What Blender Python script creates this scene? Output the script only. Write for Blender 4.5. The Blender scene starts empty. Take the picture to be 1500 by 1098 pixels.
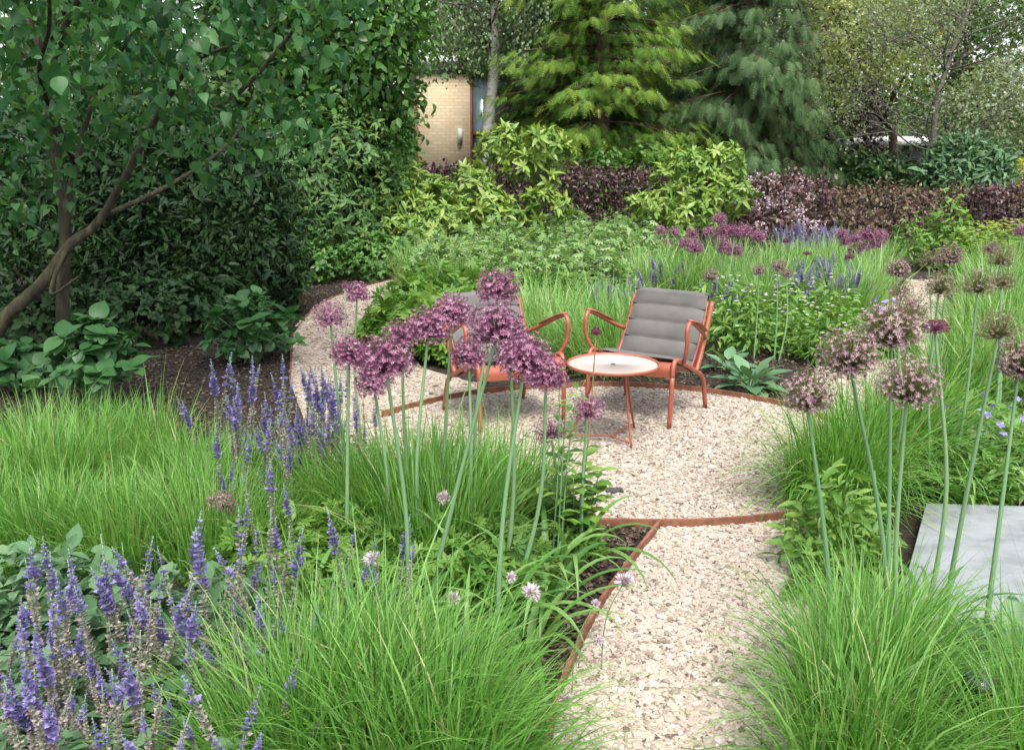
import bpy, math, random
import numpy as np
from mathutils import Vector

# ------------------------------------------------------------------ camera, sky, sun, exposure
scene = bpy.context.scene
C = scene.collection
CAM_H, PITCH, F = 1.55, math.radians(14.0), 1300.0      # F: focal length in photograph pixels (1500 wide)
cam_data = bpy.data.cameras.new("camera")
cam = bpy.data.objects.new("camera", cam_data)
C.objects.link(cam)
cam.location = (0, 0, CAM_H)
cam.rotation_euler = (math.radians(90) - PITCH, 0, 0)
cam_data.sensor_fit = 'HORIZONTAL'
cam_data.sensor_width = 36.0
cam_data.lens = 36.0 * F / 1500.0
cam_data.clip_start = 0.05
cam_data.clip_end = 2000
scene.camera = cam

SUN_EL, SUN_AZ = math.radians(60), math.radians(168)     # azimuth clockwise from +Y: high over the right shoulder
world = bpy.data.worlds.new("World")
scene.world = world
world.use_nodes = True
wn = world.node_tree
bg = wn.nodes["Background"]
sky = wn.nodes.new("ShaderNodeTexSky")
sky.sky_type = 'NISHITA'
sky.sun_disc = False
sky.sun_elevation = SUN_EL
sky.sun_rotation = SUN_AZ
sky.air_density = 1.0
sky.dust_density = 3.0
hs = wn.nodes.new("ShaderNodeHueSaturation")
hs.inputs["Saturation"].default_value = 0.35
wn.links.new(sky.outputs["Color"], hs.inputs["Color"])
wn.links.new(hs.outputs["Color"], bg.inputs["Color"])
bg.inputs["Strength"].default_value = 0.15

sd = bpy.data.lights.new("sun", 'SUN')
sd.energy = 1.6
sd.angle = math.radians(26)
sd.color = (1.0, 0.96, 0.88)
sun = bpy.data.objects.new("sun", sd)
C.objects.link(sun)
sun_dir = Vector((math.sin(SUN_AZ) * math.cos(SUN_EL), math.cos(SUN_AZ) * math.cos(SUN_EL), math.sin(SUN_EL)))
sun.rotation_euler = sun_dir.to_track_quat('Z', 'Y').to_euler()
sun.location = (6, -6, 12)

scene.view_settings.view_transform = 'Standard'
scene.view_settings.look = 'None'
scene.view_settings.gamma = 1.0
scene.view_settings.exposure = 1.45
scene.render.engine = 'CYCLES'
cy = scene.cycles
cy.max_bounces = 8
cy.diffuse_bounces = 2
cy.glossy_bounces = 2
cy.transmission_bounces = 4
cy.transparent_max_bounces = 8
cy.caustics_reflective = False
cy.caustics_refractive = False
cy.use_adaptive_sampling = True
cy.adaptive_threshold = 0.02
cy.use_denoising = True
cy.denoising_prefilter = 'NONE'

# ------------------------------------------------------------------ helpers
RNG = np.random.default_rng(7)
rnd = random.Random(11)
SP, CP = math.sin(PITCH), math.cos(PITCH)


def ray(px, py):
    a, b = (px - 750.0) / F, -(py - 549.0) / F
    return np.array([a, b * SP + CP, b * CP - SP])


def G(px, py, z=0.0):
    """the point at height z seen at photograph pixel (px, py)"""
    r = ray(px, py)
    t = (z - CAM_H) / r[2]
    return np.array([r[0] * t, r[1] * t, z])


def D(px, py, Y):
    """the point at distance Y seen at photograph pixel (px, py)"""
    r = ray(px, py)
    t = Y / r[1]
    return np.array([r[0] * t, Y, CAM_H + r[2] * t])


def poly_px(pts, z=0.0):
    return np.array([G(x, y, z)[:2] for x, y in pts])


def inside(P, poly):
    x, y = P[:, 0], P[:, 1]
    ok = np.zeros(len(P), bool)
    j = len(poly) - 1
    for i in range(len(poly)):
        xi, yi = poly[i]
        xj, yj = poly[j]
        c = ((yi > y) != (yj > y)) & (x < (xj - xi) * (y - yi) / (yj - yi + 1e-12) + xi)
        ok ^= c
        j = i
    return ok


def sample_poly(poly, n, rng=RNG):
    lo, hi = poly.min(0), poly.max(0)
    out = []
    got = 0
    while got < n:
        P = lo + rng.random((max(n, 64) * 2, 2)) * (hi - lo)
        P = P[inside(P, poly)]
        out.append(P)
        got += len(P)
    return np.concatenate(out)[:n]


def unit(v):
    return v / (np.linalg.norm(v, axis=-1, keepdims=True) + 1e-9)


def randdir(n, rng=RNG):
    return unit(rng.normal(size=(n, 3)))


def smooth_path(pts, n):
    """Catmull-Rom through pts, n samples"""
    P = np.array(pts, float)
    if len(P) == 2:
        return P[0] + (P[1] - P[0]) * np.linspace(0, 1, n)[:, None]
    Q = np.vstack([2 * P[0] - P[1], P, 2 * P[-1] - P[-2]])
    out = []
    for u in np.linspace(0, len(P) - 1 - 1e-6, n):
        i = int(u)
        t = u - i
        a, b, c, d = Q[i:i + 4]
        out.append(.5 * (2 * b + (c - a) * t + (2 * a - 5 * b + 4 * c - d) * t * t + (3 * b - a - 3 * c + d) * t ** 3))
    return np.array(out)


class MB:
    """collects geometry and links it as ONE mesh object"""

    def __init__(self):
        self.v, self.t, self.f, self.n = [], [], [], 0

    def add(self, V, faces, tint=.5, mat=0):
        V = np.asarray(V, float).reshape(-1, 3)
        self.v.append(V)
        t = np.broadcast_to(np.asarray(tint, float), (len(V),)) if np.ndim(tint) == 0 else np.asarray(tint, float)
        self.t.append(t)
        for f in faces:
            f = np.asarray(f, np.int64)
            if len(f):
                self.f.append((f + self.n, mat))
        self.n += len(V)

    def mesh(self, name, mats, smooth=True):
        me = bpy.data.meshes.new(name)
        V = np.concatenate(self.v)
        me.vertices.add(len(V))
        me.vertices.foreach_set("co", V.astype(np.float32).ravel())
        idx = np.concatenate([f.ravel() for f, _ in self.f])
        sizes = np.concatenate([np.full(len(f), f.shape[1]) for f, _ in self.f])
        mi = np.concatenate([np.full(len(f), m) for f, m in self.f])
        me.loops.add(len(idx))
        me.loops.foreach_set("vertex_index", idx.astype(np.int32))
        me.polygons.add(len(sizes))
        starts = np.concatenate([[0], np.cumsum(sizes)[:-1]])
        me.polygons.foreach_set("loop_start", starts.astype(np.int32))
        me.polygons.foreach_set("material_index", mi.astype(np.int32))
        me.polygons.foreach_set("use_smooth", np.full(len(sizes), bool(smooth)))
        a = me.attributes.new("tint", 'FLOAT', 'POINT')
        a.data.foreach_set("value", np.concatenate(self.t).astype(np.float32))
        for m in (mats if isinstance(mats, (list, tuple)) else [mats]):
            me.materials.append(m)
        me.update(calc_edges=True)
        return me

    def build(self, name, mats, parent=None, smooth=True, loc=None):
        o = bpy.data.objects.new(name, self.mesh(name, mats, smooth))
        C.objects.link(o)
        if parent is not None:
            o.parent = parent
        if loc is not None:
            o.location = tuple(loc)
        return o

    # ---- shapes
    def tube(self, pts, rad, sides=8, tint=.5, mat=0, cap=True):
        P = np.asarray(pts, float)
        m = len(P)
        R = np.broadcast_to(np.asarray(rad, float), (m,))
        T = unit(np.gradient(P, axis=0))
        ref = np.array([0, 0, 1.0]) if abs(T[0][2]) < .9 else np.array([1.0, 0, 0])
        u = unit(np.cross(T[0], ref))
        rings = []
        ang = np.linspace(0, 2 * math.pi, sides, endpoint=False)
        for i in range(m):
            u = unit(u - T[i] * np.dot(u, T[i]))
            w = np.cross(T[i], u)
            rings.append(P[i] + R[i] * (np.cos(ang)[:, None] * u + np.sin(ang)[:, None] * w))
        V = np.concatenate(rings)
        i = np.arange(m - 1)[:, None] * sides
        j = np.arange(sides)[None, :]
        k = (j + 1) % sides
        q = np.stack([i + j, i + k, i + sides + k, i + sides + j], -1).reshape(-1, 4)
        fs = [q]
        if cap:
            fs.append(np.arange(sides)[::-1][None, :])
            fs.append((np.arange(sides) + (m - 1) * sides)[None, :])
        self.add(V, fs, tint, mat)

    def box(self, c, s, rot=0.0, tint=.5, mat=0, bevel=0.0):
        c, s = np.array(c, float), np.array(s, float) / 2
        x = np.array([[-1, -1, -1], [1, -1, -1], [1, 1, -1], [-1, 1, -1], [-1, -1, 1], [1, -1, 1], [1, 1, 1], [-1, 1, 1]]) * s
        ca, sa = math.cos(rot), math.sin(rot)
        x = np.stack([x[:, 0] * ca - x[:, 1] * sa, x[:, 0] * sa + x[:, 1] * ca, x[:, 2]], -1) + c
        self.add(x, [[[3, 2, 1, 0], [4, 5, 6, 7], [0, 1, 5, 4], [1, 2, 6, 5], [2, 3, 7, 6], [3, 0, 4, 7]]], tint, mat)

    def lathe(self, prof, c=(0, 0, 0), sides=32, tint=.5, mat=0):
        prof = np.array(prof, float)
        m = len(prof)
        ang = np.linspace(0, 2 * math.pi, sides, endpoint=False)
        V = np.stack([prof[:, 0:1] * np.cos(ang), prof[:, 0:1] * np.sin(ang), np.repeat(prof[:, 1:2], sides, 1)], -1).reshape(-1, 3) + np.array(c)
        i = np.arange(m - 1)[:, None] * sides
        j = np.arange(sides)[None, :]
        k = (j + 1) % sides
        q = np.stack([i + j, i + k, i + sides + k, i + sides + j], -1).reshape(-1, 4)
        self.add(V, [q], tint, mat)

    def leaves(self, tpl, pos, d, n, s, tint, mat=0, wide=1.0):
        """copies of a leaf template: d leaf axis, n face normal hint, s length"""
        T, faces = tpl
        N = len(pos)
        if N == 0:
            return
        d = unit(np.asarray(d, float))
        side = unit(np.cross(d, np.asarray(n, float) + 1e-4))
        nn = np.cross(side, d)
        s = np.broadcast_to(np.asarray(s, float), (N,))[:, None, None]
        wide = np.broadcast_to(np.asarray(wide, float), (N,))[:, None, None]
        V = pos[:, None, :] + s * (T[None, :, 0:1] * wide * side[:, None, :] + T[None, :, 1:2] * d[:, None, :] + T[None, :, 2:3] * nn[:, None, :])
        k = len(T)
        off = (np.arange(N) * k)[:, None, None]
        fs = [(np.asarray(f)[None] + off).reshape(-1, np.asarray(f).shape[1]) for f in faces]
        tint = np.repeat(np.broadcast_to(np.asarray(tint, float), (N,)), k)
        self.add(V.reshape(-1, 3), fs, tint, mat)

    def blades(self, base, az, th0, kap, L, w, seg=6, tint=.5, mat=0, twist=None, fold=0.0):
        """curved tapering grass blades"""
        N = len(base)
        az, th0, kap, L, w = [np.broadcast_to(np.asarray(x, float), (N,)) for x in (az, th0, kap, L, w)]
        h = np.stack([np.cos(az), np.sin(az), np.zeros(N)], -1)
        tw = az + math.pi / 2 + (RNG.normal(0, .6, N) if twist is None else twist)
        side = np.stack([np.cos(tw), np.sin(tw), np.zeros(N)], -1)
        P = base.copy().astype(float)
        ts = np.linspace(0, 1, seg + 1)
        rows = []
        cols = 3 if fold else 2
        for i, t in enumerate(ts):
            if i:
                th = th0 + kap * (t - .5 / seg) ** 1.4
                step = h * np.sin(th)[:, None] + np.array([0, 0, 1.0]) * np.cos(th)[:, None]
                P = P + step * (L / seg)[:, None]
                P[:, 2] = np.maximum(P[:, 2], base[:, 2] * 0 + .004)
            ww = (w * (.55 + .45 * min(1, t * 5)) * (1 - t ** 2.2) * .5 + w * .02)[:, None]
            if fold:
                rows += [P - side * ww, P - np.array([0, 0, 1]) * ww * fold, P + side * ww]
            else:
                rows += [P - side * ww, P + side * ww]
        V = np.stack(rows, 1)
        k = V.shape[1]
        q = []
        for i in range(seg):
            for c in range(cols - 1):
                a = i * cols + c
                q.append([a, a + 1, a + cols + 1, a + cols])
        off = (np.arange(N) * k)[:, None, None]
        f = (np.array(q)[None] + off).reshape(-1, 4)
        tint = np.repeat(np.broadcast_to(np.asarray(tint, float), (N,)), k)
        self.add(V.reshape(-1, 3), [f], tint, mat)


# leaf templates: x across, y along (length 1), z out of the face
def leaf_tpl(w=.3, tip=.0, curl=.12, fold=.08):
    T = [[0, 0, 0], [-w * .8, .22, fold], [0, .25, 0], [w * .8, .22, fold], [-w, .48, fold * .8], [0, .5, -curl * .15], [w, .48, fold * .8],
         [-w * .55, .78, fold * .3 - curl * .5], [0, .8, -curl * .55], [w * .55, .78, fold * .3 - curl * .5], [0, 1, -curl]]
    T = np.array(T, float)
    return T, [[[0, 2, 1], [0, 3, 2], [7, 8, 10], [8, 9, 10]], [[1, 2, 5, 4], [2, 3, 6, 5], [4, 5, 8, 7], [5, 6, 9, 8]]]


def diamond_tpl(w=.3, fold=.1):
    return np.array([[0, 0, 0], [-w, .45, fold], [w, .45, fold], [0, 1, -.05], [0, .45, 0]], float), [[[0, 4, 1], [0, 2, 4], [1, 4, 3], [4, 2, 3]]]


def leaf_hi(prof, curl=.18, fold=.1):
    """a leaf outline from half widths along its length, folded at the midrib and curling to the tip"""
    T, q, t = [], [], []
    n = len(prof)
    for y, w in prof:
        z = -curl * y * y
        T += [[-w, y - .12 * w, z + fold * w * 2], [0, y, z], [w, y - .12 * w, z + fold * w * 2]]
    for r in range(n - 1):
        a = r * 3
        q += [[a, a + 1, a + 4, a + 3], [a + 1, a + 2, a + 5, a + 4]]
    return np.array(T, float), [q]


LILAC = leaf_hi([(0, .015), (.03, .20), (.13, .32), (.28, .37), (.45, .33), (.62, .23), (.78, .12), (.9, .045), (1, .004)], .22, .14)
OVAL = leaf_tpl(.27, curl=.15)
RHOD = leaf_tpl(.17, curl=.2, fold=.05)
ROUND = leaf_hi([(0, .02), (.06, .14), (.2, .29), (.38, .37), (.56, .37), (.73, .29), (.87, .16), (.95, .07), (1, .01)], .2, .1)
LANCE = leaf_tpl(.15, curl=.2, fold=.05)
DIA = diamond_tpl(.3)
DIAN = diamond_tpl(.16)


def palm_tpl(n=5):
    V, T, k = [], [], 0
    for i in range(n):
        a = (i - (n - 1) / 2) * .62
        c, s = math.cos(a), math.sin(a)
        for x, y, z in ((0, 0, 0), (-.15, .6, .04), (0, 1, -.1), (.15, .6, .04)):
            V.append([x * c + y * s, y * c - x * s, z])
        T.append([k, k + 3, k + 2, k + 1])
        k += 4
    return np.array(V), [T]


PALM = palm_tpl()


def spray_tpl(n=7, w=.09, droop=.25):
    """a conifer spray: an axis with leaflets to both sides"""
    V, T, k = [], [], 0
    for i in range(n):
        y = .05 + .85 * i / (n - 1)
        ln = .42 * (1 - .7 * i / (n - 1)) + .1
        for sgn in (-1, 1):
            dx, dy = sgn * ln * .8, ln * .62
            zb = -droop * y * y
            V += [[0, y - w * .5, zb], [0, y + w * .5, zb], [dx, y + dy, zb - .12 * ln]]
            T.append([k, k + 1, k + 2] if sgn < 0 else [k + 1, k, k + 2])
            k += 3
    V += [[-w * .3, 0, 0], [w * .3, 0, 0], [0, 1.08, -droop * 1.1]]
    T.append([k, k + 1, k + 2])
    return np.array(V, float), [T]


SPRAY = spray_tpl(7, .06)


def lobe_points(lobes, n, inner=.72, up=.25, rng=RNG, zmin=.03):
    L = np.array(lobes, float)
    c, r = L[:, :3], L[:, 3:6] if L.shape[1] >= 6 else np.repeat(L[:, 3:4], 3, 1)
    wgt = (r[:, 0] * r[:, 2])
    wgt = wgt / wgt.sum()
    out_p, out_n, got = [], [], 0
    for _ in range(40):
        m = int(n * 1.6) + 50
        i = rng.choice(len(L), m, p=wgt)
        d = randdir(m, rng)
        d[:, 2] += up * rng.random(m)
        d = unit(d)
        rad = rng.uniform(.72, 1.08, m) ** 1.0
        p = c[i] + r[i] * d * rad[:, None]
        ok = p[:, 2] > zmin
        for j in range(len(L)):
            q = np.linalg.norm((p - c[j]) / r[j], axis=1)
            ok &= (q > inner) | (i == j)
        out_p.append(p[ok])
        out_n.append(d[ok])
        got += ok.sum()
        if got >= n:
            break
    return np.concatenate(out_p)[:n], np.concatenate(out_n)[:n]


def clumps(mb, pos, nrm, per, size, tpl, jit=.1, out=.6, droop=.2, face_up=.6, svar=.3, tvar=.25, tmean=.5, mat=0, wide=1.0):
    """a few leaves round every point"""
    n = len(pos)
    ct = np.clip(tmean + RNG.normal(0, tvar, n), 0, 1)
    P = np.repeat(pos, per, 0) + RNG.normal(0, jit, (n * per, 3))
    N = np.repeat(nrm, per, 0)
    d = N * out + randdir(n * per) + np.array([0, 0, -droop])
    nn = N * .6 + np.array([0, 0, face_up]) + randdir(n * per) * .5
    s = size * np.clip(1 + RNG.normal(0, svar, n * per), .4, 1.8)
    t = np.clip(np.repeat(ct, per) + RNG.normal(0, .1, n * per), 0, 1)
    mb.leaves(tpl, P, d, nn, s, t, mat, wide)


def whorls(mb, pos, nrm, k, size, tpl, lift=.35, tvar=.25, tmean=.45, mat=0, wide=1.0):
    """a rosette of leaves at every shoot tip (rhododendron)"""
    n = len(pos)
    ax = unit(nrm + np.array([0, 0, .5]) + RNG.normal(0, .25, (n, 3)))
    a = unit(np.cross(ax, randdir(n)))
    b = np.cross(ax, a)
    ct = np.clip(tmean + RNG.normal(0, tvar, n), 0, 1)
    ss = RNG.uniform(.55, 1.3, n)
    for i in range(k):
        ang = 2 * math.pi * i / k + RNG.normal(0, .4, n)
        lf = lift + RNG.normal(0, .5, n)
        d = a * np.cos(ang)[:, None] + b * np.sin(ang)[:, None] + ax * lf[:, None]
        mb.leaves(tpl, pos + RNG.normal(0, size * .08, (n, 3)), d, ax - d * .2, size * ss * RNG.uniform(.65, 1.2, n), np.clip(ct + RNG.normal(0, .12, n), 0, 1), mat, wide)


def props(o, label=None, cat=None, group=None, kind=None):
    if label:
        o['label'] = label
    if cat:
        o['category'] = cat
    if group:
        o['group'] = group
    if kind:
        o['kind'] = kind
    return o


def thing(name, label, cat, loc=(0, 0, 0), rz=0.0, group=None):
    o = bpy.data.objects.new(name, None)
    C.objects.link(o)
    o.location = tuple(loc)
    o.rotation_euler = (0, 0, rz)
    o.empty_display_size = .1
    return props(o, label, cat, group)


def dup(o, name=None, parent=None):
    c = o.copy()
    if name:
        c.name = name
    C.objects.link(c)
    c.parent = parent
    for ch in list(o.children):
        dup(ch, None, c)
    return c


ORD = ["first", "second", "third", "fourth", "fifth", "sixth", "seventh", "eighth", "ninth", "tenth", "eleventh", "twelfth", "thirteenth",
       "fourteenth", "fifteenth", "sixteenth", "seventeenth", "eighteenth", "nineteenth", "twentieth", "twenty-first", "twenty-second",
       "twenty-third", "twenty-fourth", "twenty-fifth", "twenty-sixth", "twenty-seventh", "twenty-eighth", "twenty-ninth", "thirtieth"]


# ------------------------------------------------------------------ materials
def nodes(name):
    m = bpy.data.materials.new(name)
    m.use_nodes = True
    nt = m.node_tree
    return m, nt, nt.nodes["Principled BSDF"], nt.nodes["Material Output"]


def ramp(nt, cols, pos=None):
    r = nt.nodes.new("ShaderNodeValToRGB")
    e = r.color_ramp.elements
    n = len(cols)
    pos = pos or [i / (n - 1) for i in range(n)]
    while len(e) < n:
        e.new(.5)
    for i in range(n):
        e[i].position = pos[i]
        e[i].color = (*cols[i], 1)
    return r


def leaf_mat(name, cols, rough=.5, trans=.3, tcol=None, spec=.4):
    m, nt, p, out = nodes(name)
    a = nt.nodes.new("ShaderNodeAttribute")
    a.attribute_name = "tint"
    oi = nt.nodes.new("ShaderNodeObjectInfo")
    mm = nt.nodes.new("ShaderNodeMath")
    mm.operation = 'MULTIPLY_ADD'
    nt.links.new(oi.outputs["Random"], mm.inputs[0])
    mm.inputs[1].default_value = .16
    nt.links.new(a.outputs["Fac"], mm.inputs[2])
    r = ramp(nt, cols)
    nt.links.new(mm.outputs[0], r.inputs["Fac"])
    nt.links.new(r.outputs["Color"], p.inputs["Base Color"])
    p.inputs["Roughness"].default_value = rough
    p.inputs["Specular IOR Level"].default_value = spec
    tr = nt.nodes.new("ShaderNodeBsdfTranslucent")
    g = nt.nodes.new("ShaderNodeMix")
    g.data_type = 'RGBA'
    g.blend_type = 'MULTIPLY'
    g.inputs["Factor"].default_value = 1
    nt.links.new(r.outputs["Color"], g.inputs["A"])
    g.inputs["B"].default_value = (*(tcol or (1.5, 1.45, .7)), 1)
    nt.links.new(g.outputs["Result"], tr.inputs["Color"])
    mix = nt.nodes.new("ShaderNodeMixShader")
    mix.inputs[0].default_value = trans
    nt.links.new(p.outputs[0], mix.inputs[1])
    nt.links.new(tr.outputs[0], mix.inputs[2])
    nt.links.new(mix.outputs[0], out.inputs[0])
    return m


def rough_mat(name, cols, scale=8.0, rough=.8, bump=.3, detail=8, bscale=None, pos=None, metal=0.0, spec=.3, stretch=(1, 1, 1), dist=.02):
    m, nt, p, out = nodes(name)
    tc = nt.nodes.new("ShaderNodeTexCoord")
    mp = nt.nodes.new("ShaderNodeMapping")
    mp.inputs["Scale"].default_value = stretch
    nt.links.new(tc.outputs["Object"], mp.inputs["Vector"])
    nz = nt.nodes.new("ShaderNodeTexNoise")
    nz.inputs["Scale"].default_value = scale
    nz.inputs["Detail"].default_value = detail
    nz.inputs["Roughness"].default_value = .65
    nt.links.new(mp.outputs[0], nz.inputs["Vector"])
    r = ramp(nt, cols, pos or [.3 + .4 * i / (len(cols) - 1) for i in range(len(cols))])
    nt.links.new(nz.outputs["Fac"], r.inputs["Fac"])
    nt.links.new(r.outputs["Color"], p.inputs["Base Color"])
    p.inputs["Roughness"].default_value = rough
    p.inputs["Metallic"].default_value = metal
    p.inputs["Specular IOR Level"].default_value = spec
    if bump:
        n2 = nt.nodes.new("ShaderNodeTexNoise")
        n2.inputs["Scale"].default_value = bscale or scale * 3
        n2.inputs["Detail"].default_value = 6
        nt.links.new(mp.outputs[0], n2.inputs["Vector"])
        b = nt.nodes.new("ShaderNodeBump")
        b.inputs["Strength"].default_value = bump
        b.inputs["Distance"].default_value = dist
        nt.links.new(n2.outputs["Fac"], b.inputs["Height"])
        nt.links.new(b.outputs[0], p.inputs["Normal"])
    return m


def gravel_mat():
    m, nt, p, out = nodes("gravel_bed")
    tc = nt.nodes.new("ShaderNodeTexCoord")
    v = nt.nodes.new("ShaderNodeTexVoronoi")
    v.inputs["Scale"].default_value = 55
    nt.links.new(tc.outputs["Object"], v.inputs["Vector"])
    sep = nt.nodes.new("ShaderNodeSeparateColor")
    nt.links.new(v.outputs["Color"], sep.inputs[0])
    r = ramp(nt, [(.18, .13, .095), (.32, .25, .19), (.40, .33, .26), (.44, .37, .31), (.34, .25, .19)], [0, .15, .5, .85, 1])
    nt.links.new(sep.outputs[0], r.inputs["Fac"])
    nt.links.new(r.outputs["Color"], p.inputs["Base Color"])
    b = nt.nodes.new("ShaderNodeBump")
    b.inputs["Strength"].default_value = .9
    b.inputs["Distance"].default_value = .012
    b.invert = True
    nt.links.new(v.outputs["Distance"], b.inputs["Height"])
    nt.links.new(b.outputs[0], p.inputs["Normal"])
    p.inputs["Roughness"].default_value = .8
    return m


def tint_mat(name, cols, rough=.7, pos=None, spec=.3):
    m, nt, p, out = nodes(name)
    a = nt.nodes.new("ShaderNodeAttribute")
    a.attribute_name = "tint"
    r = ramp(nt, cols, pos)
    nt.links.new(a.outputs["Fac"], r.inputs["Fac"])
    nt.links.new(r.outputs["Color"], p.inputs["Base Color"])
    p.inputs["Roughness"].default_value = rough
    p.inputs["Specular IOR Level"].default_value = spec
    return m


def brick_mat():
    m, nt, p, out = nodes("yellow_brick")
    tc = nt.nodes.new("ShaderNodeTexCoord")
    s = nt.nodes.new("ShaderNodeSeparateXYZ")
    c = nt.nodes.new("ShaderNodeCombineXYZ")
    nt.links.new(tc.outputs["Object"], s.inputs[0])
    nt.links.new(s.outputs["X"], c.inputs["X"])
    nt.links.new(s.outputs["Z"], c.inputs["Y"])
    b = nt.nodes.new("ShaderNodeTexBrick")
    b.inputs["Scale"].default_value = 1
    b.inputs["Brick Width"].default_value = .24
    b.inputs["Row Height"].default_value = .085
    b.inputs["Mortar Size"].default_value = .011
    b.inputs["Color1"].default_value = (.60, .47, .30, 1)
    b.inputs["Color2"].default_value = (.70, .58, .39, 1)
    b.inputs["Mortar"].default_value = (.50, .41, .30, 1)
    b.inputs["Bias"].default_value = -.1
    nt.links.new(c.outputs[0], b.inputs["Vector"])
    nt.links.new(b.outputs["Color"], p.inputs["Base Color"])
    bp = nt.nodes.new("ShaderNodeBump")
    bp.inputs["Strength"].default_value = .5
    bp.inputs["Distance"].default_value = .01
    bp.invert = True
    nt.links.new(b.outputs["Fac"], bp.inputs["Height"])
    nt.links.new(bp.outputs[0], p.inputs["Normal"])
    p.inputs["Roughness"].default_value = .85
    return m


def fabric_mat():
    m, nt, p, out = nodes("grey_fabric")
    tc = nt.nodes.new("ShaderNodeTexCoord")
    w = nt.nodes.new("ShaderNodeTexNoise")
    w.inputs["Scale"].default_value = 900
    nt.links.new(tc.outputs["Object"], w.inputs["Vector"])
    n = nt.nodes.new("ShaderNodeTexNoise")
    n.inputs["Scale"].default_value = 9
    nt.links.new(tc.outputs["Object"], n.inputs["Vector"])
    r = ramp(nt, [(.092, .086, .081), (.125, .117, .112)], [.3, .7])
    nt.links.new(n.outputs["Fac"], r.inputs["Fac"])
    nt.links.new(r.outputs["Color"], p.inputs["Base Color"])
    b = nt.nodes.new("ShaderNodeBump")
    b.inputs["Strength"].default_value = .25
    b.inputs["Distance"].default_value = .002
    nt.links.new(w.outputs["Fac"], b.inputs["Height"])
    nt.links.new(b.outputs[0], p.inputs["Normal"])
    p.inputs["Roughness"].default_value = .85
    return m


M = {}
M['soil'] = rough_mat("dark_soil", [(.012, .009, .007), (.032, .023, .017), (.06, .045, .034)], 14, .95, .9, dist=.04)
M['bark_chip'] = tint_mat("bark_chips", [(.025, .016, .011), (.07, .046, .032), (.15, .11, .08)], .9)
M['gravel'] = gravel_mat()
M['pebble'] = tint_mat("pebbles", [(.05, .04, .033), (.18, .14, .11), (.325, .27, .218), (.415, .365, .31), (.36, .285, .235), (.535, .495, .455)], .8, [0, .13, .36, .6, .84, 1])
M['rust'] = rough_mat("rusty_steel", [(.10, .042, .026), (.20, .085, .052), (.28, .125, .08)], 18, .75, .25, metal=.1, dist=.003)
M['orange'] = rough_mat("terracotta_paint", [(.25, .066, .038), (.29, .08, .046), (.32, .095, .058)], 12, .42, .1, spec=.5, dist=.001)
M['fabric'] = fabric_mat()
M['piping'] = rough_mat("dark_seam_fabric", [(.07, .065, .06), (.1, .095, .09)], 30, .9, .1)
M['tabletop'] = rough_mat("cream_table_paint", [(.40, .345, .31), (.47, .42, .385)], 5, .28, .03, spec=.5, dist=.001)
M['black'] = rough_mat("black_plastic", [(.008, .008, .009), (.02, .02, .022)], 20, .3, .05, spec=.5, dist=.001)
M['lens'] = rough_mat("lamp_glass", [(.03, .035, .04), (.06, .065, .07)], 20, .08, 0, spec=.7)
M['slate'] = rough_mat("pale_stone", [(.14, .15, .155), (.215, .23, .24), (.26, .275, .29)], 5, .6, .25, stretch=(1, 1.6, 1), dist=.004)
M['drain'] = rough_mat("dark_metal", [(.04, .04, .04), (.09, .085, .08)], 30, .6, .2, dist=.002)
M['bark'] = rough_mat("grey_brown_bark", [(.035, .026, .02), (.085, .065, .05), (.15, .12, .095)], 9, .9, .8, stretch=(2, 2, .5), dist=.03)
M['lilacbark'] = rough_mat("lilac_bark", [(.018, .016, .011), (.045, .04, .026), (.10, .09, .045)], 9, .9, .7, stretch=(2, 2, .5), dist=.02)
M['redbark'] = rough_mat("red_brown_bark", [(.05, .028, .02), (.12, .07, .05), (.18, .11, .08)], 10, .9, .8, stretch=(3, 3, .5), dist=.03)
M['birchbark'] = rough_mat("white_birch_bark", [(.05, .045, .04), (.42, .40, .37), (.62, .60, .56)], 5, .7, .3, stretch=(1, 1, 5), pos=[.33, .43, .7])
M['twig'] = rough_mat("grey_twigs", [(.07, .062, .05), (.125, .112, .095), (.18, .165, .14)], 8, .85, .4)
M['brick'] = brick_mat()
M['white'] = rough_mat("white_render", [(.62, .62, .60), (.74, .74, .72)], 3, .7, .05)
M['redwood'] = rough_mat("red_brown_paint", [(.16, .05, .03), (.24, .08, .05)], 6, .5, .1)
M['glass'] = rough_mat("window_glass", [(.10, .15, .17), (.16, .21, .23)], .8, .06, 0, spec=.8)
M['darkwall'] = rough_mat("dark_boards", [(.03, .03, .03), (.06, .06, .055)], 5, .8, .1)

M['grass'] = leaf_mat("grass_blades", [(.03, .10, .014), (.075, .21, .03), (.12, .28, .045), (.18, .345, .085), (.19, .35, .09), (.36, .35, .17)], .45, .35)
M['grassfar'] = leaf_mat("soft_grass", [(.045, .13, .025), (.10, .25, .05), (.18, .345, .09), (.28, .42, .16), (.29, .42, .17), (.42, .41, .22)], .5, .35)
M['strap'] = leaf_mat("strap_leaves", [(.05, .14, .03), (.11, .24, .055), (.19, .32, .10)], .4, .3)
M['stem'] = leaf_mat("glaucous_stem", [(.10, .20, .09), (.15, .27, .13), (.20, .31, .15)], .45, .1)
M['tanstem'] = leaf_mat("tan_stem", [(.25, .16, .08), (.33, .22, .11)], .6, .1)
M['lilac'] = leaf_mat("lilac_leaves", [(.012, .05, .015), (.03, .105, .034), (.075, .19, .06)], .45, .4, spec=.3)
M['midgreen'] = leaf_mat("mid_green_leaves", [(.03, .09, .018), (.065, .16, .03), (.12, .24, .05)], .42, .3)
M['rhodo'] = leaf_mat("rhododendron_leaves", [(.02, .062, .018), (.042, .105, .028), (.08, .16, .042), (.13, .21, .06)], .45, .25, spec=.25)
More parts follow.
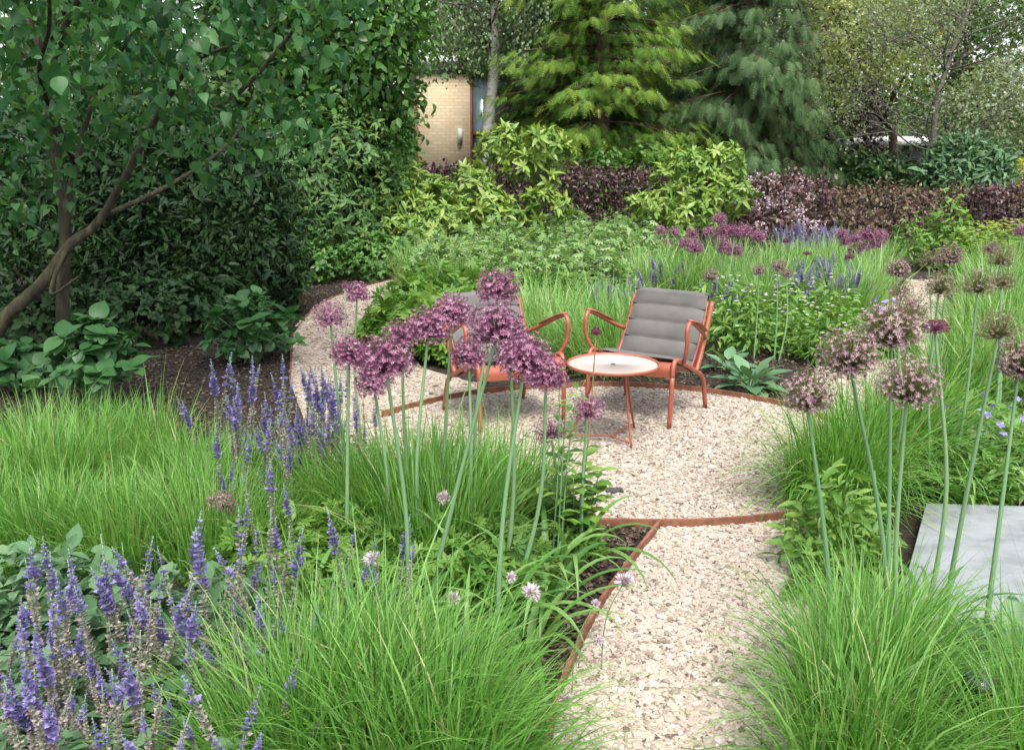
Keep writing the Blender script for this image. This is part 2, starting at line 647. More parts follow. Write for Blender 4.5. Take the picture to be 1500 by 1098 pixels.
M['shadeshrub'] = leaf_mat("shade_painted_leaves", [(.008, .026, .008), (.018, .048, .014), (.035, .075, .022)], .5, .2, spec=.25)  # leaf colour lowered to paint in the deep shade around the lilac
M['rhodonew'] = leaf_mat("fresh_rhododendron_leaves", [(.05, .12, .022), (.11, .21, .035), (.18, .28, .05), (.24, .33, .075)], .4, .25)
M['hydr'] = leaf_mat("broad_shrub_leaves", [(.025, .085, .025), (.045, .13, .04), (.08, .18, .06)], .4, .25)
M['herb'] = leaf_mat("fresh_herb_leaves", [(.05, .14, .022), (.10, .22, .035), (.18, .30, .055)], .5, .3)
M['geran'] = leaf_mat("geranium_leaves", [(.06, .15, .035), (.12, .24, .065), (.20, .33, .11), (.29, .40, .19)], .5, .3)
M['sage'] = leaf_mat("grey_green_leaves", [(.045, .115, .045), (.085, .175, .075), (.14, .24, .12)], .65, .25, (1.2, 1.3, .9))
M['hosta'] = leaf_mat("blue_green_leaves", [(.06, .15, .075), (.10, .21, .10), (.15, .26, .13)], .4, .2)
M['beech'] = leaf_mat("copper_beech_leaves", [(.022, .012, .016), (.045, .024, .028), (.085, .05, .05), (.15, .085, .07)], .4, .2, (1.4, .8, .8))
M['beechbrown'] = leaf_mat("bronze_beech_leaves", [(.05, .032, .025), (.10, .06, .045), (.15, .10, .07), (.12, .13, .05)], .5, .2, (1.3, 1, .8))
M['purple_tree'] = leaf_mat("purple_tree_leaves", [(.03, .015, .022), (.055, .03, .038), (.09, .05, .055)], .5, .2, (1.4, .8, .9))
M['hemlock'] = leaf_mat("yellow_green_conifer", [(.022, .07, .012), (.05, .13, .018), (.12, .22, .025), (.22, .30, .04)], .55, .2)
M['spruce'] = leaf_mat("blue_green_conifer", [(.022, .056, .017), (.042, .098, .028), (.085, .15, .046)], .55, .15)
M['birch'] = leaf_mat("birch_leaves", [(.07, .13, .05), (.12, .20, .08), (.19, .27, .13)], .45, .35)
M['maple'] = leaf_mat("yellow_green_leaves", [(.18, .25, .07), (.29, .36, .11), (.40, .43, .19)], .5, .35)
M['olive'] = leaf_mat("olive_leaves", [(.12, .175, .08), (.19, .245, .12), (.27, .31, .18)], .55, .3)
M['backtree'] = leaf_mat("background_leaves", [(.025, .07, .022), (.05, .11, .032), (.09, .16, .05)], .5, .3)
M['woodleaf'] = leaf_mat("woodland_leaves", [(.045, .10, .04), (.08, .16, .055), (.13, .21, .08)], .5, .35)
M['yewhedge'] = leaf_mat("golden_hedge_leaves", [(.22, .24, .02), (.36, .34, .03), (.44, .42, .08)], .5, .3)
M['lime'] = leaf_mat("lime_bracts", [(.24, .34, .06), (.35, .44, .10), (.44, .48, .2)], .5, .3)
M['allium'] = leaf_mat("allium_florets", [(.12, .03, .075), (.22, .07, .14), (.34, .145, .235), (.47, .28, .36)], .5, .2, (1.2, .9, 1.2))
M['alliumfade'] = leaf_mat("fading_allium_florets", [(.17, .075, .12), (.28, .155, .20), (.38, .26, .28), (.41, .33, .28)], .6, .2, (1.2, 1, 1.1))
M['alliumseed'] = leaf_mat("spent_allium_florets", [(.14, .11, .075), (.22, .175, .12), (.28, .22, .17), (.27, .20, .19)], .65, .2, (1.1, 1, .9))
M['pedpurple'] = leaf_mat("purple_pedicels", [(.10, .03, .07), (.18, .07, .12)], .5, .1)
M['pedgreen'] = leaf_mat("olive_pedicels", [(.10, .11, .035), (.17, .17, .065)], .5, .1)
M['maroon'] = leaf_mat("maroon_florets", [(.07, .008, .03), (.14, .018, .06), (.22, .04, .10)], .55, .1)
M['violet'] = leaf_mat("violet_florets", [(.12, .09, .27), (.20, .16, .38), (.31, .27, .50)], .5, .25, (1.1, 1, 1.2))
M['spent'] = leaf_mat("spent_calyces", [(.20, .155, .15), (.32, .26, .24), (.42, .37, .33)], .7, .2, (1, 1, 1))
M['catmint'] = leaf_mat("mauve_blue_florets", [(.22, .19, .38), (.32, .29, .46), (.42, .39, .54)], .6, .25, (1.1, 1, 1.1))
M['palepink'] = leaf_mat("pale_pink_petals", [(.50, .36, .44), (.62, .50, .56), (.72, .64, .66)], .6, .25, (1, 1, 1))
M['pinkcore'] = leaf_mat("pink_brown_core", [(.22, .12, .12), (.36, .22, .22)], .7, .1)
M['whitepetal'] = leaf_mat("white_petals", [(.62, .60, .56), (.75, .73, .70)], .6, .25, (1, 1, 1))
M['bluepetal'] = leaf_mat("violet_blue_petals", [(.17, .12, .46), (.26, .20, .56), (.38, .32, .66)], .55, .3, (1, 1, 1.1))
M['pinkspeck'] = leaf_mat("pink_petals", [(.55, .28, .42), (.66, .42, .54)], .55, .3, (1, 1, 1))

# ------------------------------------------------------------------ the setting: soil, gravel, mulch
mb = MB()
mb.add([[-150, -20, 0], [150, -20, 0], [150, 250, 0], [-150, 250, 0]], [[[0, 1, 2, 3]]])
props(mb.build("ground", M['soil']), kind="structure")


def sheet(name, pts, z, mat):
    P = poly_px(pts)
    m = MB()
    m.add(np.c_[P, np.full(len(P), z)], [[list(range(len(P)))]])
    o = m.build(name, mat, smooth=False)
    if o.data.polygons[0].normal.z < 0:
        o.data.flip_normals()
    return props(o, kind="structure")


TERRACE = [(765, 757), (725, 742), (690, 710), (640, 660), (575, 604), (640, 588), (720, 575), (820, 568), (900, 566), (980, 570), (1060, 579),
           (1160, 599), (1230, 625), (1270, 660), (1270, 700), (1230, 742), (1165, 757), (1080, 764), (980, 767), (860, 765)]
PATH = [(780, 1180), (806, 1060), (822, 1000), (868, 900), (915, 830), (967, 768), (1080, 765), (1168, 757), (1215, 800), (1215, 900), (1210, 1000), (1210, 1180)]
SIDE = [(500, 690), (455, 640), (425, 560), (432, 478), (475, 440), (560, 413), (606, 398), (612, 404), (585, 440), (565, 480), (620, 540), (700, 563),
        (720, 574), (640, 587), (574, 603), (642, 662), (692, 714), (600, 740)]
RIGHTP = [(1328, 410), (1376, 410), (1395, 470), (1350, 545), (1300, 600), (1235, 640), (1162, 597), (1195, 540), (1285, 480)]
sheet("gravel_terrace", TERRACE, .008, M['gravel'])
sheet("gravel_path", PATH, .004, M['gravel'])
sheet("side_path", SIDE, .004, M['gravel'])
sheet("far_path", RIGHTP, .0045, M['gravel'])


def ico():
    import bmesh
    b = bmesh.new()
    bmesh.ops.create_icosphere(b, subdivisions=1, radius=1)
    V = np.array([v.co[:] for v in b.verts])
    Fc = np.array([[v.index for v in f.verts] for f in b.faces])
    b.free()
    return V, Fc


ICO_V, ICO_F = ico()
mb = MB()


def pebbles(poly, n, size, z):
    P = sample_poly(poly_px(poly), n)
    N = len(P)
    s = size * np.clip(RNG.lognormal(0, .38, N), .4, 2.3)
    sx, sy, sz = s * RNG.uniform(.8, 1.35, N), s * RNG.uniform(.6, 1.0, N), s * RNG.uniform(.22, .42, N)
    V = ICO_V[None] * (1 + RNG.normal(0, .12, (N, len(ICO_V), 1)))
    V = V * np.stack([sx, sy, sz], -1)[:, None, :]
    az, tl = RNG.uniform(0, 6.28, N), RNG.normal(0, .35, N)
    ct, st = np.cos(tl)[:, None], np.sin(tl)[:, None]
    y, zz = V[..., 1] * ct - V[..., 2] * st, V[..., 1] * st + V[..., 2] * ct
    ca, sa = np.cos(az)[:, None], np.sin(az)[:, None]
    X, Y = V[..., 0] * ca - y * sa, V[..., 0] * sa + y * ca
    V = np.stack([X + P[:, 0:1], Y + P[:, 1:2], zz + z + (sz * RNG.uniform(.1, .8, N))[:, None]], -1)
    f = (ICO_F[None] + (np.arange(N) * len(ICO_V))[:, None, None]).reshape(-1, 3)
    mb.add(V.reshape(-1, 3), [f], np.repeat(np.clip(RNG.beta(1.9, 1.5, N), 0, 1), len(ICO_V)))


pebbles(PATH, 31000, .0071, .005)
pebbles(TERRACE, 42000, .0075, .009)
pebbles(SIDE, 10000, .0095, .005)
pebbles(RIGHTP, 5000, .012, .005)
props(mb.build("gravel", M['pebble'], smooth=False), "pale cream and tan gravel covering the terrace and paths", "gravel", kind="stuff")

mb = MB()
MULCH = [(-60, 760), (-80, 560), (200, 520), (330, 500), (395, 430), (430, 400), (520, 396), (600, 396), (475, 438), (432, 476), (424, 560), (455, 640), (500, 690), (440, 760)]
FRONTBED = [(760, 1150), (800, 1040), (830, 960), (862, 890), (905, 830), (958, 772), (760, 762), (640, 760), (520, 900), (420, 1150)]
BACKBED = [(880, 560), (1000, 566), (1170, 595), (1240, 520), (1100, 505), (1020, 520)]
for poly, n in ((MULCH, 9000), (FRONTBED, 5000), (BACKBED, 2000), (PATH, 420), (TERRACE, 700), (SIDE, 500)):
    P = sample_poly(poly_px(poly), n)
    s = RNG.uniform(.012, .04, n) if n > 1000 else RNG.uniform(.005, .018, n)
    d = randdir(n) * np.array([1, 1, .3])
    mb.leaves(DIA, np.c_[P, RNG.uniform(.003, .02, n)], d, np.array([0, 0, 1]) + randdir(n) * .5, s, RNG.random(n))
props(mb.build("bark_mulch", M['bark_chip'], smooth=False), "dark brown bark mulch lying over the beds", "mulch", kind="stuff")


# ------------------------------------------------------------------ steel edging
def edging(pts, label, h=.05, th=.007, n=60):
    P = smooth_path([G(x, y, 0) for x, y in pts], n)
    T = unit(np.gradient(P, axis=0))
    S = np.stack([-T[:, 1], T[:, 0], np.zeros(n)], -1) * th
    P = P + np.array([0, 0, -.02])
    up = np.array([0, 0, h + .02])
    rows = np.stack([P - S, P + S, P + S + up, P - S + up], 1)
    i = np.arange(n - 1)[:, None] * 4
    j = np.arange(4)[None]
    k = (j + 1) % 4
    q = np.stack([i + j, i + 4 + j, i + 4 + k, i + k], -1).reshape(-1, 4)
    m = MB()
    m.add(rows.reshape(-1, 3), [q, [[0, 1, 2, 3]], [[4 * n - 1, 4 * n - 2, 4 * n - 3, 4 * n - 4]]])
    return props(m.build("steel_edging", M['rust'], smooth=False), label, "edging", "rusty steel edging strips")


edging([(560, 612), (640, 591), (720, 577), (820, 570), (900, 568), (980, 572), (1060, 581), (1160, 600), (1225, 625)],
       "rusty steel edging strip curving behind both lounge chairs", h=.045)
edging([(750, 760), (800, 768), (880, 771), (980, 773), (1080, 769), (1170, 759)], "rusty steel edging strip across the front of the gravel terrace", h=.04)
edging([(966, 774), (917, 838), (872, 905), (826, 1005), (806, 1080), (790, 1150)], "rusty steel edging strip along the planted bed beside the gravel path", h=.04)
edging([(425, 560), (428, 505), (438, 478), (480, 440), (560, 412), (608, 397), (640, 390)], "thin steel edging strip beside the bark mulch under the shrubs", h=.018, th=.005)

# ------------------------------------------------------------------ stone slab, drain, garden spotlight
slab = [(1356, 736), (1560, 742), (1640, 925), (1312, 900)]
SLABP = poly_px([(1345, 728), (1580, 734), (1670, 945), (1295, 915)])
P = [G(x, y, .06) for x, y in slab]
mb = MB()
top = np.array(P)
mid = top.mean(0)
ins = top + (mid - top) * .012
V = np.vstack([ins, top - [0, 0, .012], top - [0, 0, .055]])
q = [[0, 1, 2, 3]] + [[4 + i, 4 + (i + 1) % 4, (i + 1) % 4, i] for i in range(4)] + [[8 + i, 8 + (i + 1) % 4, 4 + (i + 1) % 4, 4 + i] for i in range(4)]
mb.add(V, [[f[::-1] for f in q]])
props(mb.build("stone_slab", M['slate'], smooth=False), "large pale grey stone slab beside the grass at the picture's edge", "paving slab")

c = G(900, 719, .012)
mb = MB()
mb.box(c + [0, 0, .004], (.078, .05, .012), .1)
for k in range(5):
    mb.box(c + [(-.028 + .014 * k), 0, .0105], (.006, .04, .004), .1)
props(mb.build("drain_cover", M['drain'], smooth=False), "small dark rectangular plate lying on the terrace gravel", "drain cover")

b = G(1405, 1128)
t = thing("garden_spotlight", "black cylindrical garden spotlight half hidden in grass", "garden light", b)
mb = MB()
mb.tube([(0, 0, 0), (0, 0, .11)], .012, 10)
mb.box((0, 0, .11), (.05, .02, .04))
mb.build("bracket", M['black'], t)
mb = MB()
ax0, ax1 = np.array([.0, .01, .10]), np.array([.010, -.02, .275])
mb.tube(smooth_path([ax0, ax1], 6), [.030, .034, .034, .034, .036, .036], 24)
mb.build("housing", M['black'], t)
mb = MB()
dv = unit(ax1 - ax0)
mb.tube([ax1 - dv * .008, ax1 + dv * .006], .041, 24)
mb.build("rim", M['black'], t)
mb = MB()
mb.tube([ax1 + dv * .0062, ax1 + dv * .008], .032, 24)
mb.build("lens", M['lens'], t)


# ------------------------------------------------------------------ lounge chairs and table
def flat_tube(mb, pts, a, b, sides=12):
    """a strip with an oval section: a across, b thick"""
    P = np.asarray(pts, float)
    T = unit(np.gradient(P, axis=0))
    ang = np.linspace(0, 2 * math.pi, sides, endpoint=False)
    rings = []
    for i in range(len(P)):
        s = unit(np.cross(T[i], np.array([0, 0, 1.0])))
        n = np.cross(s, T[i])
        rings.append(P[i] + np.cos(ang)[:, None] * s * a[i] + np.sin(ang)[:, None] * n * b[i])
    m = len(P)
    i = np.arange(m - 1)[:, None] * sides
    j = np.arange(sides)[None]
    k = (j + 1) % sides
    q = np.stack([i + j, i + k, i + sides + k, i + sides + j], -1).reshape(-1, 4)
    mb.add(np.concatenate(rings), [q, np.arange(sides)[::-1][None], (np.arange(sides) + (m - 1) * sides)[None]])


def make_chair(label):
    t = thing("lounge_chair", label, "chair", group="terracotta lounge chairs on the terrace")
    hw = .275
    for s in (-1, 1):
        m = MB()
        m.tube(smooth_path([(s * hw, .262, 0), (s * hw, .255, .15), (s * hw, .25, .30)], 8), .0135, 12)
        m.build("leg", M['orange'], t)
        m = MB()
        m.tube(smooth_path([(s * hw, -.175, .222), (s * hw, -.215, .17), (s * hw, -.262, 0)], 10), .0135, 12)
        m.build("leg", M['orange'], t)
        m = MB()
        m.tube(smooth_path([(s * hw, .25, .299), (s * hw, .247, .35), (s * hw, .225, .385), (s * hw, .19, .385), (s * hw, .05, .33), (s * hw, -.1, .262),
                            (s * hw, -.15, .24), (s * hw, -.1752, .2217)], 26), .0138, 12)
        m.build("side_rail", M['orange'], t)
        m = MB()
        m.tube(smooth_path([(s * hw, -.085, .262), (s * (hw - .005), -.16, .36), (s * (hw - .01), -.25, .52), (s * (hw - .012), -.31, .66)], 16), .0145, 12)
        m.tube(smooth_path([(s * (hw - .028), -.07, .285), (s * (hw - .03), -.15, .38), (s * (hw - .032), -.235, .53), (s * (hw - .033), -.29, .66)], 16), .008, 10)
        m.build("back_frame", M['orange'], t)
        m = MB()
        xo = s * (hw + .055)
        m.tube(smooth_path([(s * hw, .115, .345), (s * (hw + .03), .16, .39), (xo, .19, .47), (xo, .2, .56), (xo, .18, .60), (xo, .14, .605), (s * (hw + .05), .06, .575),
                            (s * (hw + .03), -.1, .50), (s * hw, -.205, .455)], 34), .0125, 12)
        r = m.build("arm_tube", M['orange'], t)
        m = MB()
        p = smooth_path([(xo, .17, .622), (xo + s * .004, .08, .596), (s * (hw + .045), -.02, .553), (s * (hw + .04), -.1, .52)], 16)
        a = .030 * np.sin(np.linspace(.35, math.pi - .35, 16)) ** .5
        flat_tube(m, p, a, np.full(16, .008))
        m.build("armrest", M['orange'], t)
    # seat sheet, curved from the front lip to the back
    prof = smooth_path([(.27, .30), (.272, .345), (.25, .372), (.2, .376), (.1, .345), (0, .30), (-.06, .275), (-.11, .285), (-.15, .35), (-.19, .43)], 40)
    m = MB()
    n = len(prof)
    nx = 9
    xs = np.linspace(-hw + .012, hw - .012, nx)
    T = unit(np.gradient(prof, axis=0))
    Nn = np.stack([T[:, 1], -T[:, 0]], -1)
    for off in (0, 1):
        pp = prof - Nn * .010 * off
        V = np.stack([np.repeat(xs[None], n, 0), np.repeat(pp[:, 0:1], nx, 1), np.repeat(pp[:, 1:2], nx, 1)], -1)
        V[..., 2] -= .012 * (1 - (V[..., 0] / hw) ** 2)
        i = np.arange(n - 1)[:, None] * nx
        j = np.arange(nx - 1)[None]
        q = np.stack([i + j, i + j + 1, i + nx + j + 1, i + nx + j], -1).reshape(-1, 4)
        m.add(V.reshape(-1, 3), [q if off else q[:, ::-1]])
    m.build("seat", M['orange'], t)
    # quilted pad on the back and the seat: six panels, dark seams
    path = smooth_path([(.20, .392), (.1, .362), (0, .32), (-.05, .305), (-.10, .33), (-.16, .43), (-.225, .55), (-.280, .655), (-.292, .692), (-.308, .692), (-.316, .665), (-.312, .63)], 150)
    seg = np.r_[0, np.cumsum(np.linalg.norm(np.diff(path, axis=0), axis=1))]
    T = unit(np.gradient(path, axis=0))
    Nn = np.stack([T[:, 1], -T[:, 0]], -1)
    Nn = np.where(Nn[:, 1:2] * 0 + 1 > 0, Nn, Nn)
    pitch_len = .108
    ph = (seg % pitch_len) / pitch_len
    puff = .004 + .020 * np.abs(np.sin(math.pi * ph)) ** .45
    nx = 15
    u = np.linspace(-1, 1, nx)
    edge = (1 - np.abs(u) ** 8)
    m = MB()
    n = len(path)
    for off in (1, -1):
        h = puff[:, None] * edge[None] * (1.0 if off > 0 else .35) + .001
        up = np.array([Nn[:, 0], Nn[:, 1]]).T * off
        yy = path[:, 0:1] + up[:, 0:1] * h
        zz = path[:, 1:2] + up[:, 1:2] * h
        zz = zz - .010 * (1 - u[None] ** 2) * np.clip(1 - seg[:, None] / .5, 0, 1)
        hwid = .252 - .012 * np.clip(seg / seg[-1], 0, 1)
        V = np.stack([u[None] * hwid[:, None], yy, zz], -1)
        i = np.arange(n - 1)[:, None] * nx
        j = np.arange(nx - 1)[None]
        q = np.stack([i + j, i + j + 1, i + nx + j + 1, i + nx + j], -1).reshape(-1, 4)
        m.add(V.reshape(-1, 3), [q if off < 0 else q[:, ::-1]])
    pad = m.build("quilted_pad", M['fabric'], t)
    m = MB()
    for k in range(1, int(seg[-1] / pitch_len) + 1):
        i = int(np.argmin(np.abs(seg - k * pitch_len)))
        c2 = path[i] + Nn[i] * .006
        zo = .010 * np.clip(1 - seg[i] / .5, 0, 1)
        xs = np.linspace(-.246, .246, 9)
        m.tube(np.stack([xs, np.full(9, c2[0]), c2[1] - zo * (1 - (xs / .25) ** 2)], -1), .0062, 6)
    i = int(np.argmax(path[:, 1]))
    m.tube(np.stack([np.linspace(-.246, .246, 9), np.full(9, path[i, 0]), np.full(9, path[i, 1] + .004)], -1), .012, 8)
    m.build("seam", M['piping'], pad)
    return t


def place_chair(t, front_right, fwd):
    f = np.array(fwd, float)
    f /= np.linalg.norm(f)
    rz = math.atan2(f[1], f[0]) - math.pi / 2
    # viewer's right-hand front foot is local (-.275,.262) once the chair faces the camera
    ca, sa = math.cos(rz), math.sin(rz)
    lx, ly = -.275, .262
    off = np.array([ca * lx - sa * ly, sa * lx + ca * ly])
    p = np.array(front_right[:2]) - off
    t.location = (p[0], p[1], .012)
    t.rotation_euler = (0, 0, rz)


ch1 = make_chair("terracotta lounge chair with a grey quilted pad standing beside the round table")
place_chair(ch1, G(980, 630), (-.57, -.82))
ch2 = dup(ch1)
ch2['label'] = "terracotta lounge chair partly hidden behind the tall purple allium heads"
place_chair(ch2, G(826, 617), (.46, -.89))

tc_ = G(898, 534, .44)
t = thing("side_table", "small round terracotta table with cream top and thin wire legs", "table", (tc_[0], tc_[1], .01))
mb = MB()
R = .252
mb.lathe([(0, .424), (R - .006, .424), (R, .428), (R + .001, .44), (R - .004, .443), (R - .010, .438), (R - .012, .432)], sides=64)
mb.build("rim", M['orange'], t)
mb = MB()
mb.lathe([(R - .0125, .4325), (R - .03, .4335), (.014, .4335), (.013, .428), (0, .428)], sides=64)
mb.build("table_top", M['tabletop'], t)
mb = MB()
mb.lathe([(0, .4288), (.011, .4288), (.0125, .436), (.011, .437), (.009, .436), (0, .431)], sides=20)
mb.build("centre_cap", M['drain'], t)
feet = [G(925, 659), G(929, 629), G(832, 645)]
tl = np.array([tc_[0], tc_[1], 0])
joint = G(893, 648) - tl + [0, 0, .03]
for fpt, top in zip(feet, [(.06, -.05), (.08, .06), (-.08, .01)]):
    a = np.array(fpt) - tl
    m = MB()
    m.tube(smooth_path([(top[0], top[1], .418), (top[0] * .55 + a[0] * .45, top[1] * .55 + a[1] * .45, .2), (a[0], a[1], .0)], 14), .0062, 8)
    m.build("leg", M['orange'], t)
    m = MB()
    m.tube(smooth_path([(a[0], a[1], .03), tuple((a + joint) / 2 + [0, 0, .012]), tuple(joint)], 10), .005, 8)
    m.build("brace", M['orange'], t)

# ------------------------------------------------------------------ house and far building
HY = 25.0


def HX(px):
    return D(px, 200, HY)[0]


house = thing("brick_house", "low yellow brick house with white roof edge beyond the hedge", "house", (0, 0, 0))
mb = MB()
x0, x1, x2 = HX(612), HX(689), HX(722)
mb.box(((x0 + x1) / 2, HY + 3, 1.8), (x1 - x0, 6, 3.6))
mb.build("wall", M['brick'], house)
mb = MB()
mb.box(((x2 + 6.5) / 2, HY + 3.1, 1.8), (6.5 - x2, 6, 3.6))
mb.build("wall", M['darkwall'], house)
mb = MB()
mb.box(((x0 - .7 + 6.8) / 2, HY + 3.1, 3.93), (6.8 - x0 + .7, 6.6, .26))
mb.build("roof", M['white'], house)
m = MB()
zt, zm, zb = D(700, 120, HY)[2], D(700, 196, HY)[2], 0.2
for cx, w, cz, h in ((x1 + .03, .06, 1.8, 3.4), (x2 - .04, .07, 1.8, 3.4), ((x1 + x2) / 2, x2 - x1 - .13, zm, .09), (x1 + .36, .09, (zm + zb) / 2 - .05, zm - zb - .1)):
    m.box((cx, HY + .06, cz), (w, .1, h))
win = m.build("window", M['redwood'], house)
m = MB()
m.box(((x1 + x2) / 2, HY + .1, 1.85), (x2 - x1 - .14, .03, 3.3))
m.build("pane", M['glass'], win)
m = MB()
m.tube([(HX(674), HY - .02, D(674, 205, HY)[2] - .1), (HX(674), HY - .02, D(674, 205, HY)[2] + .3)], .07, 10)
m.build("wall_lamp", M['white'], house)
m = MB()
m.box((x0 - .05, HY + .2, 1.5), (.09, .3, 3.0))
m.build("corner_post", M['redwood'], house)

gar = thing("garage", "low dark garage with a white flat roof behind the hedge", "garage", (0, 0, 0))
gy = 26
ga, gb = D(1292, 200, gy), D(1368, 213, gy)
mb = MB()
mb.box(((ga[0] + gb[0]) / 2, gy + 2, (ga[2] + gb[2]) / 2), (gb[0] - ga[0], 4.4, ga[2] - gb[2]))
mb.build("roof", M['white'], gar)
mb = MB()
mb.box(((ga[0] + gb[0]) / 2, gy + 2.1, gb[2] / 2), (gb[0] - ga[0] - .2, 4, gb[2]))
mb.build("wall", M['darkwall'], gar)


# ------------------------------------------------------------------ trees
def limb(mb, a, b, r0, r1, sag=0.0, wig=.06, n=9, sides=7, mat=0):
    a, b = np.array(a, float), np.array(b, float)
    t = np.linspace(0, 1, n)[:, None]
    P = a + (b - a) * t
    ln = np.linalg.norm(b - a)
    P[1:-1] += RNG.normal(0, wig * ln * .25, (n - 2, 3))
    P[:, 2] += (np.sin(math.pi * t[:, 0]) * sag * ln)
    mb.tube(smooth_path(P, n), np.linspace(r0, r1, n), sides, mat=mat)
    return P


def tree(name, label, cat, base, trunk_pts, r0, lobes, leafmat, barkmat, n, per, size, tpl, group=None, jit=.12, droop=.2, out=.6, tmean=.5, tvar=.22,
         nlimb=10, inner=.7, face_up=.6, r1=None):
    """trunk_pts, lobes in world coordinates"""
    base = np.array(base, float)
    t = thing(name, label, cat, base, 0, group)
    m = MB()
    tp = smooth_path([np.array(p) - base for p in trunk_pts], 16)
    m.tube(tp, np.linspace(r0, r1 or r0 * .4, 16), 10)
    L = np.array(lobes, float)
    L[:, :3] -= base
    for k in range(nlimb):
        l = L[k % len(L)]
        i = int(np.clip(np.argmin(np.linalg.norm(tp - (l[:3] - np.array([0, 0, l[3] * 1.1])), axis=1)), 2, 14))
        limb(m, tp[i], l[:3] + RNG.normal(0, .25, 3) * l[3], r0 * .4, r0 * .1, .08)
    m.build("trunk", barkmat, t)
    m = MB()
    p, nn = lobe_points(L, n, inner)
    clumps(m, p, nn, per, size, tpl, jit, out, droop, face_up, tmean=tmean, tvar=tvar)
    m.build("crown", leafmat, t)
    return t


def lb(px, py, Y, r, rz=None):
    p = D(px, py, Y)
    return (p[0], p[1], p[2], r, r, rz or r)


# the lilac that overhangs from the left
base = np.array([D(90, 500, 6.2)[0], 6.2, 0])
t = thing("lilac_tree", "dark spreading lilac tree with heart shaped leaves and leaning stems", "tree", base)
stems = [
    ([(-.02, 0, 0), D(92, 420, 6.2) - base, D(96, 330, 6.2) - base, D(82, 230, 6.1) - base, D(74, 150, 6.0) - base, D(95, 40, 5.9) - base, D(150, -60, 5.6) - base], .048, .018),
    ([D(-30, 500, 6.0) - base - [0, 0, .25], D(0, 475, 6.0) - base, D(62, 415, 6.0) - base, D(105, 355, 6.1) - base, D(150, 318, 6.2) - base, D(230, 170, 6.0) - base, D(280, 95, 5.7) - base, D(335, 68, 5.4) - base], .054, .008),
    ([D(96, 330, 6.2) - base, D(112, 240, 6.3) - base, D(140, 140, 6.3) - base, D(210, 20, 6.2) - base], .032, .01),
    ([D(105, 355, 6.1) - base, D(90, 380, 6.0) - base, D(75, 430, 5.9) - base, D(116, 405, 5.8) - base], .02, .008),
    ([D(230, 170, 6.0) - base, D(330, 150, 5.9) - base, D(410, 70, 5.8) - base, D(455, 5, 5.6) - base], .02, .009),
    ([D(150, 318, 6.2) - base, D(250, 270, 6.6) - base, D(330, 215, 7.0) - base, D(370, 160, 7.2) - base], .02, .006),
    ([D(110, 240, 6.3) - base, D(60, 120, 5.6) - base, D(72, 40, 4.6) - base, D(70, -40, 4.2) - base], .02, .006),
]
for pts, a, b in stems:
    m = MB()
    m.tube(smooth_path(pts, 20), np.linspace(a, b, 20), 10)
    m.build("stem", M['lilacbark'], t)
LL = [lb(30, 10, 5.2, .7), lb(110, 30, 4.2, .3), lb(60, -20, 4.2, .4), lb(200, 0, 4.5, .38), lb(190, 45, 4.8, .3), lb(330, 20, 5.2, .5), lb(300, 120, 5.4, .36), lb(370, 140, 5.2, .4),
      lb(420, 170, 5.4, .3), lb(440, 40, 6, .5), lb(150, 130, 6.8, .45), lb(20, 170, 7, .45), lb(170, 190, 5.6, .28), lb(250, 150, 5.4, .3), lb(60, 260, 5.4, .22), lb(110, 130, 5.2, .3), lb(330, 210, 5.8, .28), lb(20, 330, 6.4, .3), lb(420, 210, 6.2, .25),
      lb(100, -200, 5.5, 1.2), lb(300, -200, 5.5, 1.1), lb(450, -180, 6.2, .9), lb(-120, 100, 5.5, .9), lb(-100, -150, 5, 1.1), lb(200, -420, 6, 1.4), lb(380, -400, 6.6, 1.1),  # lobes above the frame, added to block light and darken the interior
      (-5.2, 4.6, 3.6, 1.3, 1.3, 1.0), (-4.4, 3.6, 4.0, 1.2, 1.2, .9), (-5.8, 5.6, 4.2, 1.4, 1.4, 1.1), (-4.6, 5.6, 4.8, 1.4, 1.4, 1.0), (-6.2, 3.8, 3.0, 1.2, 1.2, 1.2), (-5.4, 2.6, 3.6, 1.2, 1.2, 1.0)]  # unseen lobes left of the frame, added to cast shade over this side
L = np.array(LL)
L[:, :3] -= base
m = MB()
p, nn = lobe_points(L, 3900, .6)
clumps(m, p, nn, 4, .067, LILAC, .07, .4, .7, .5, tmean=.45, tvar=.28, svar=.3)
m.build("crown", M['lilac'], t)

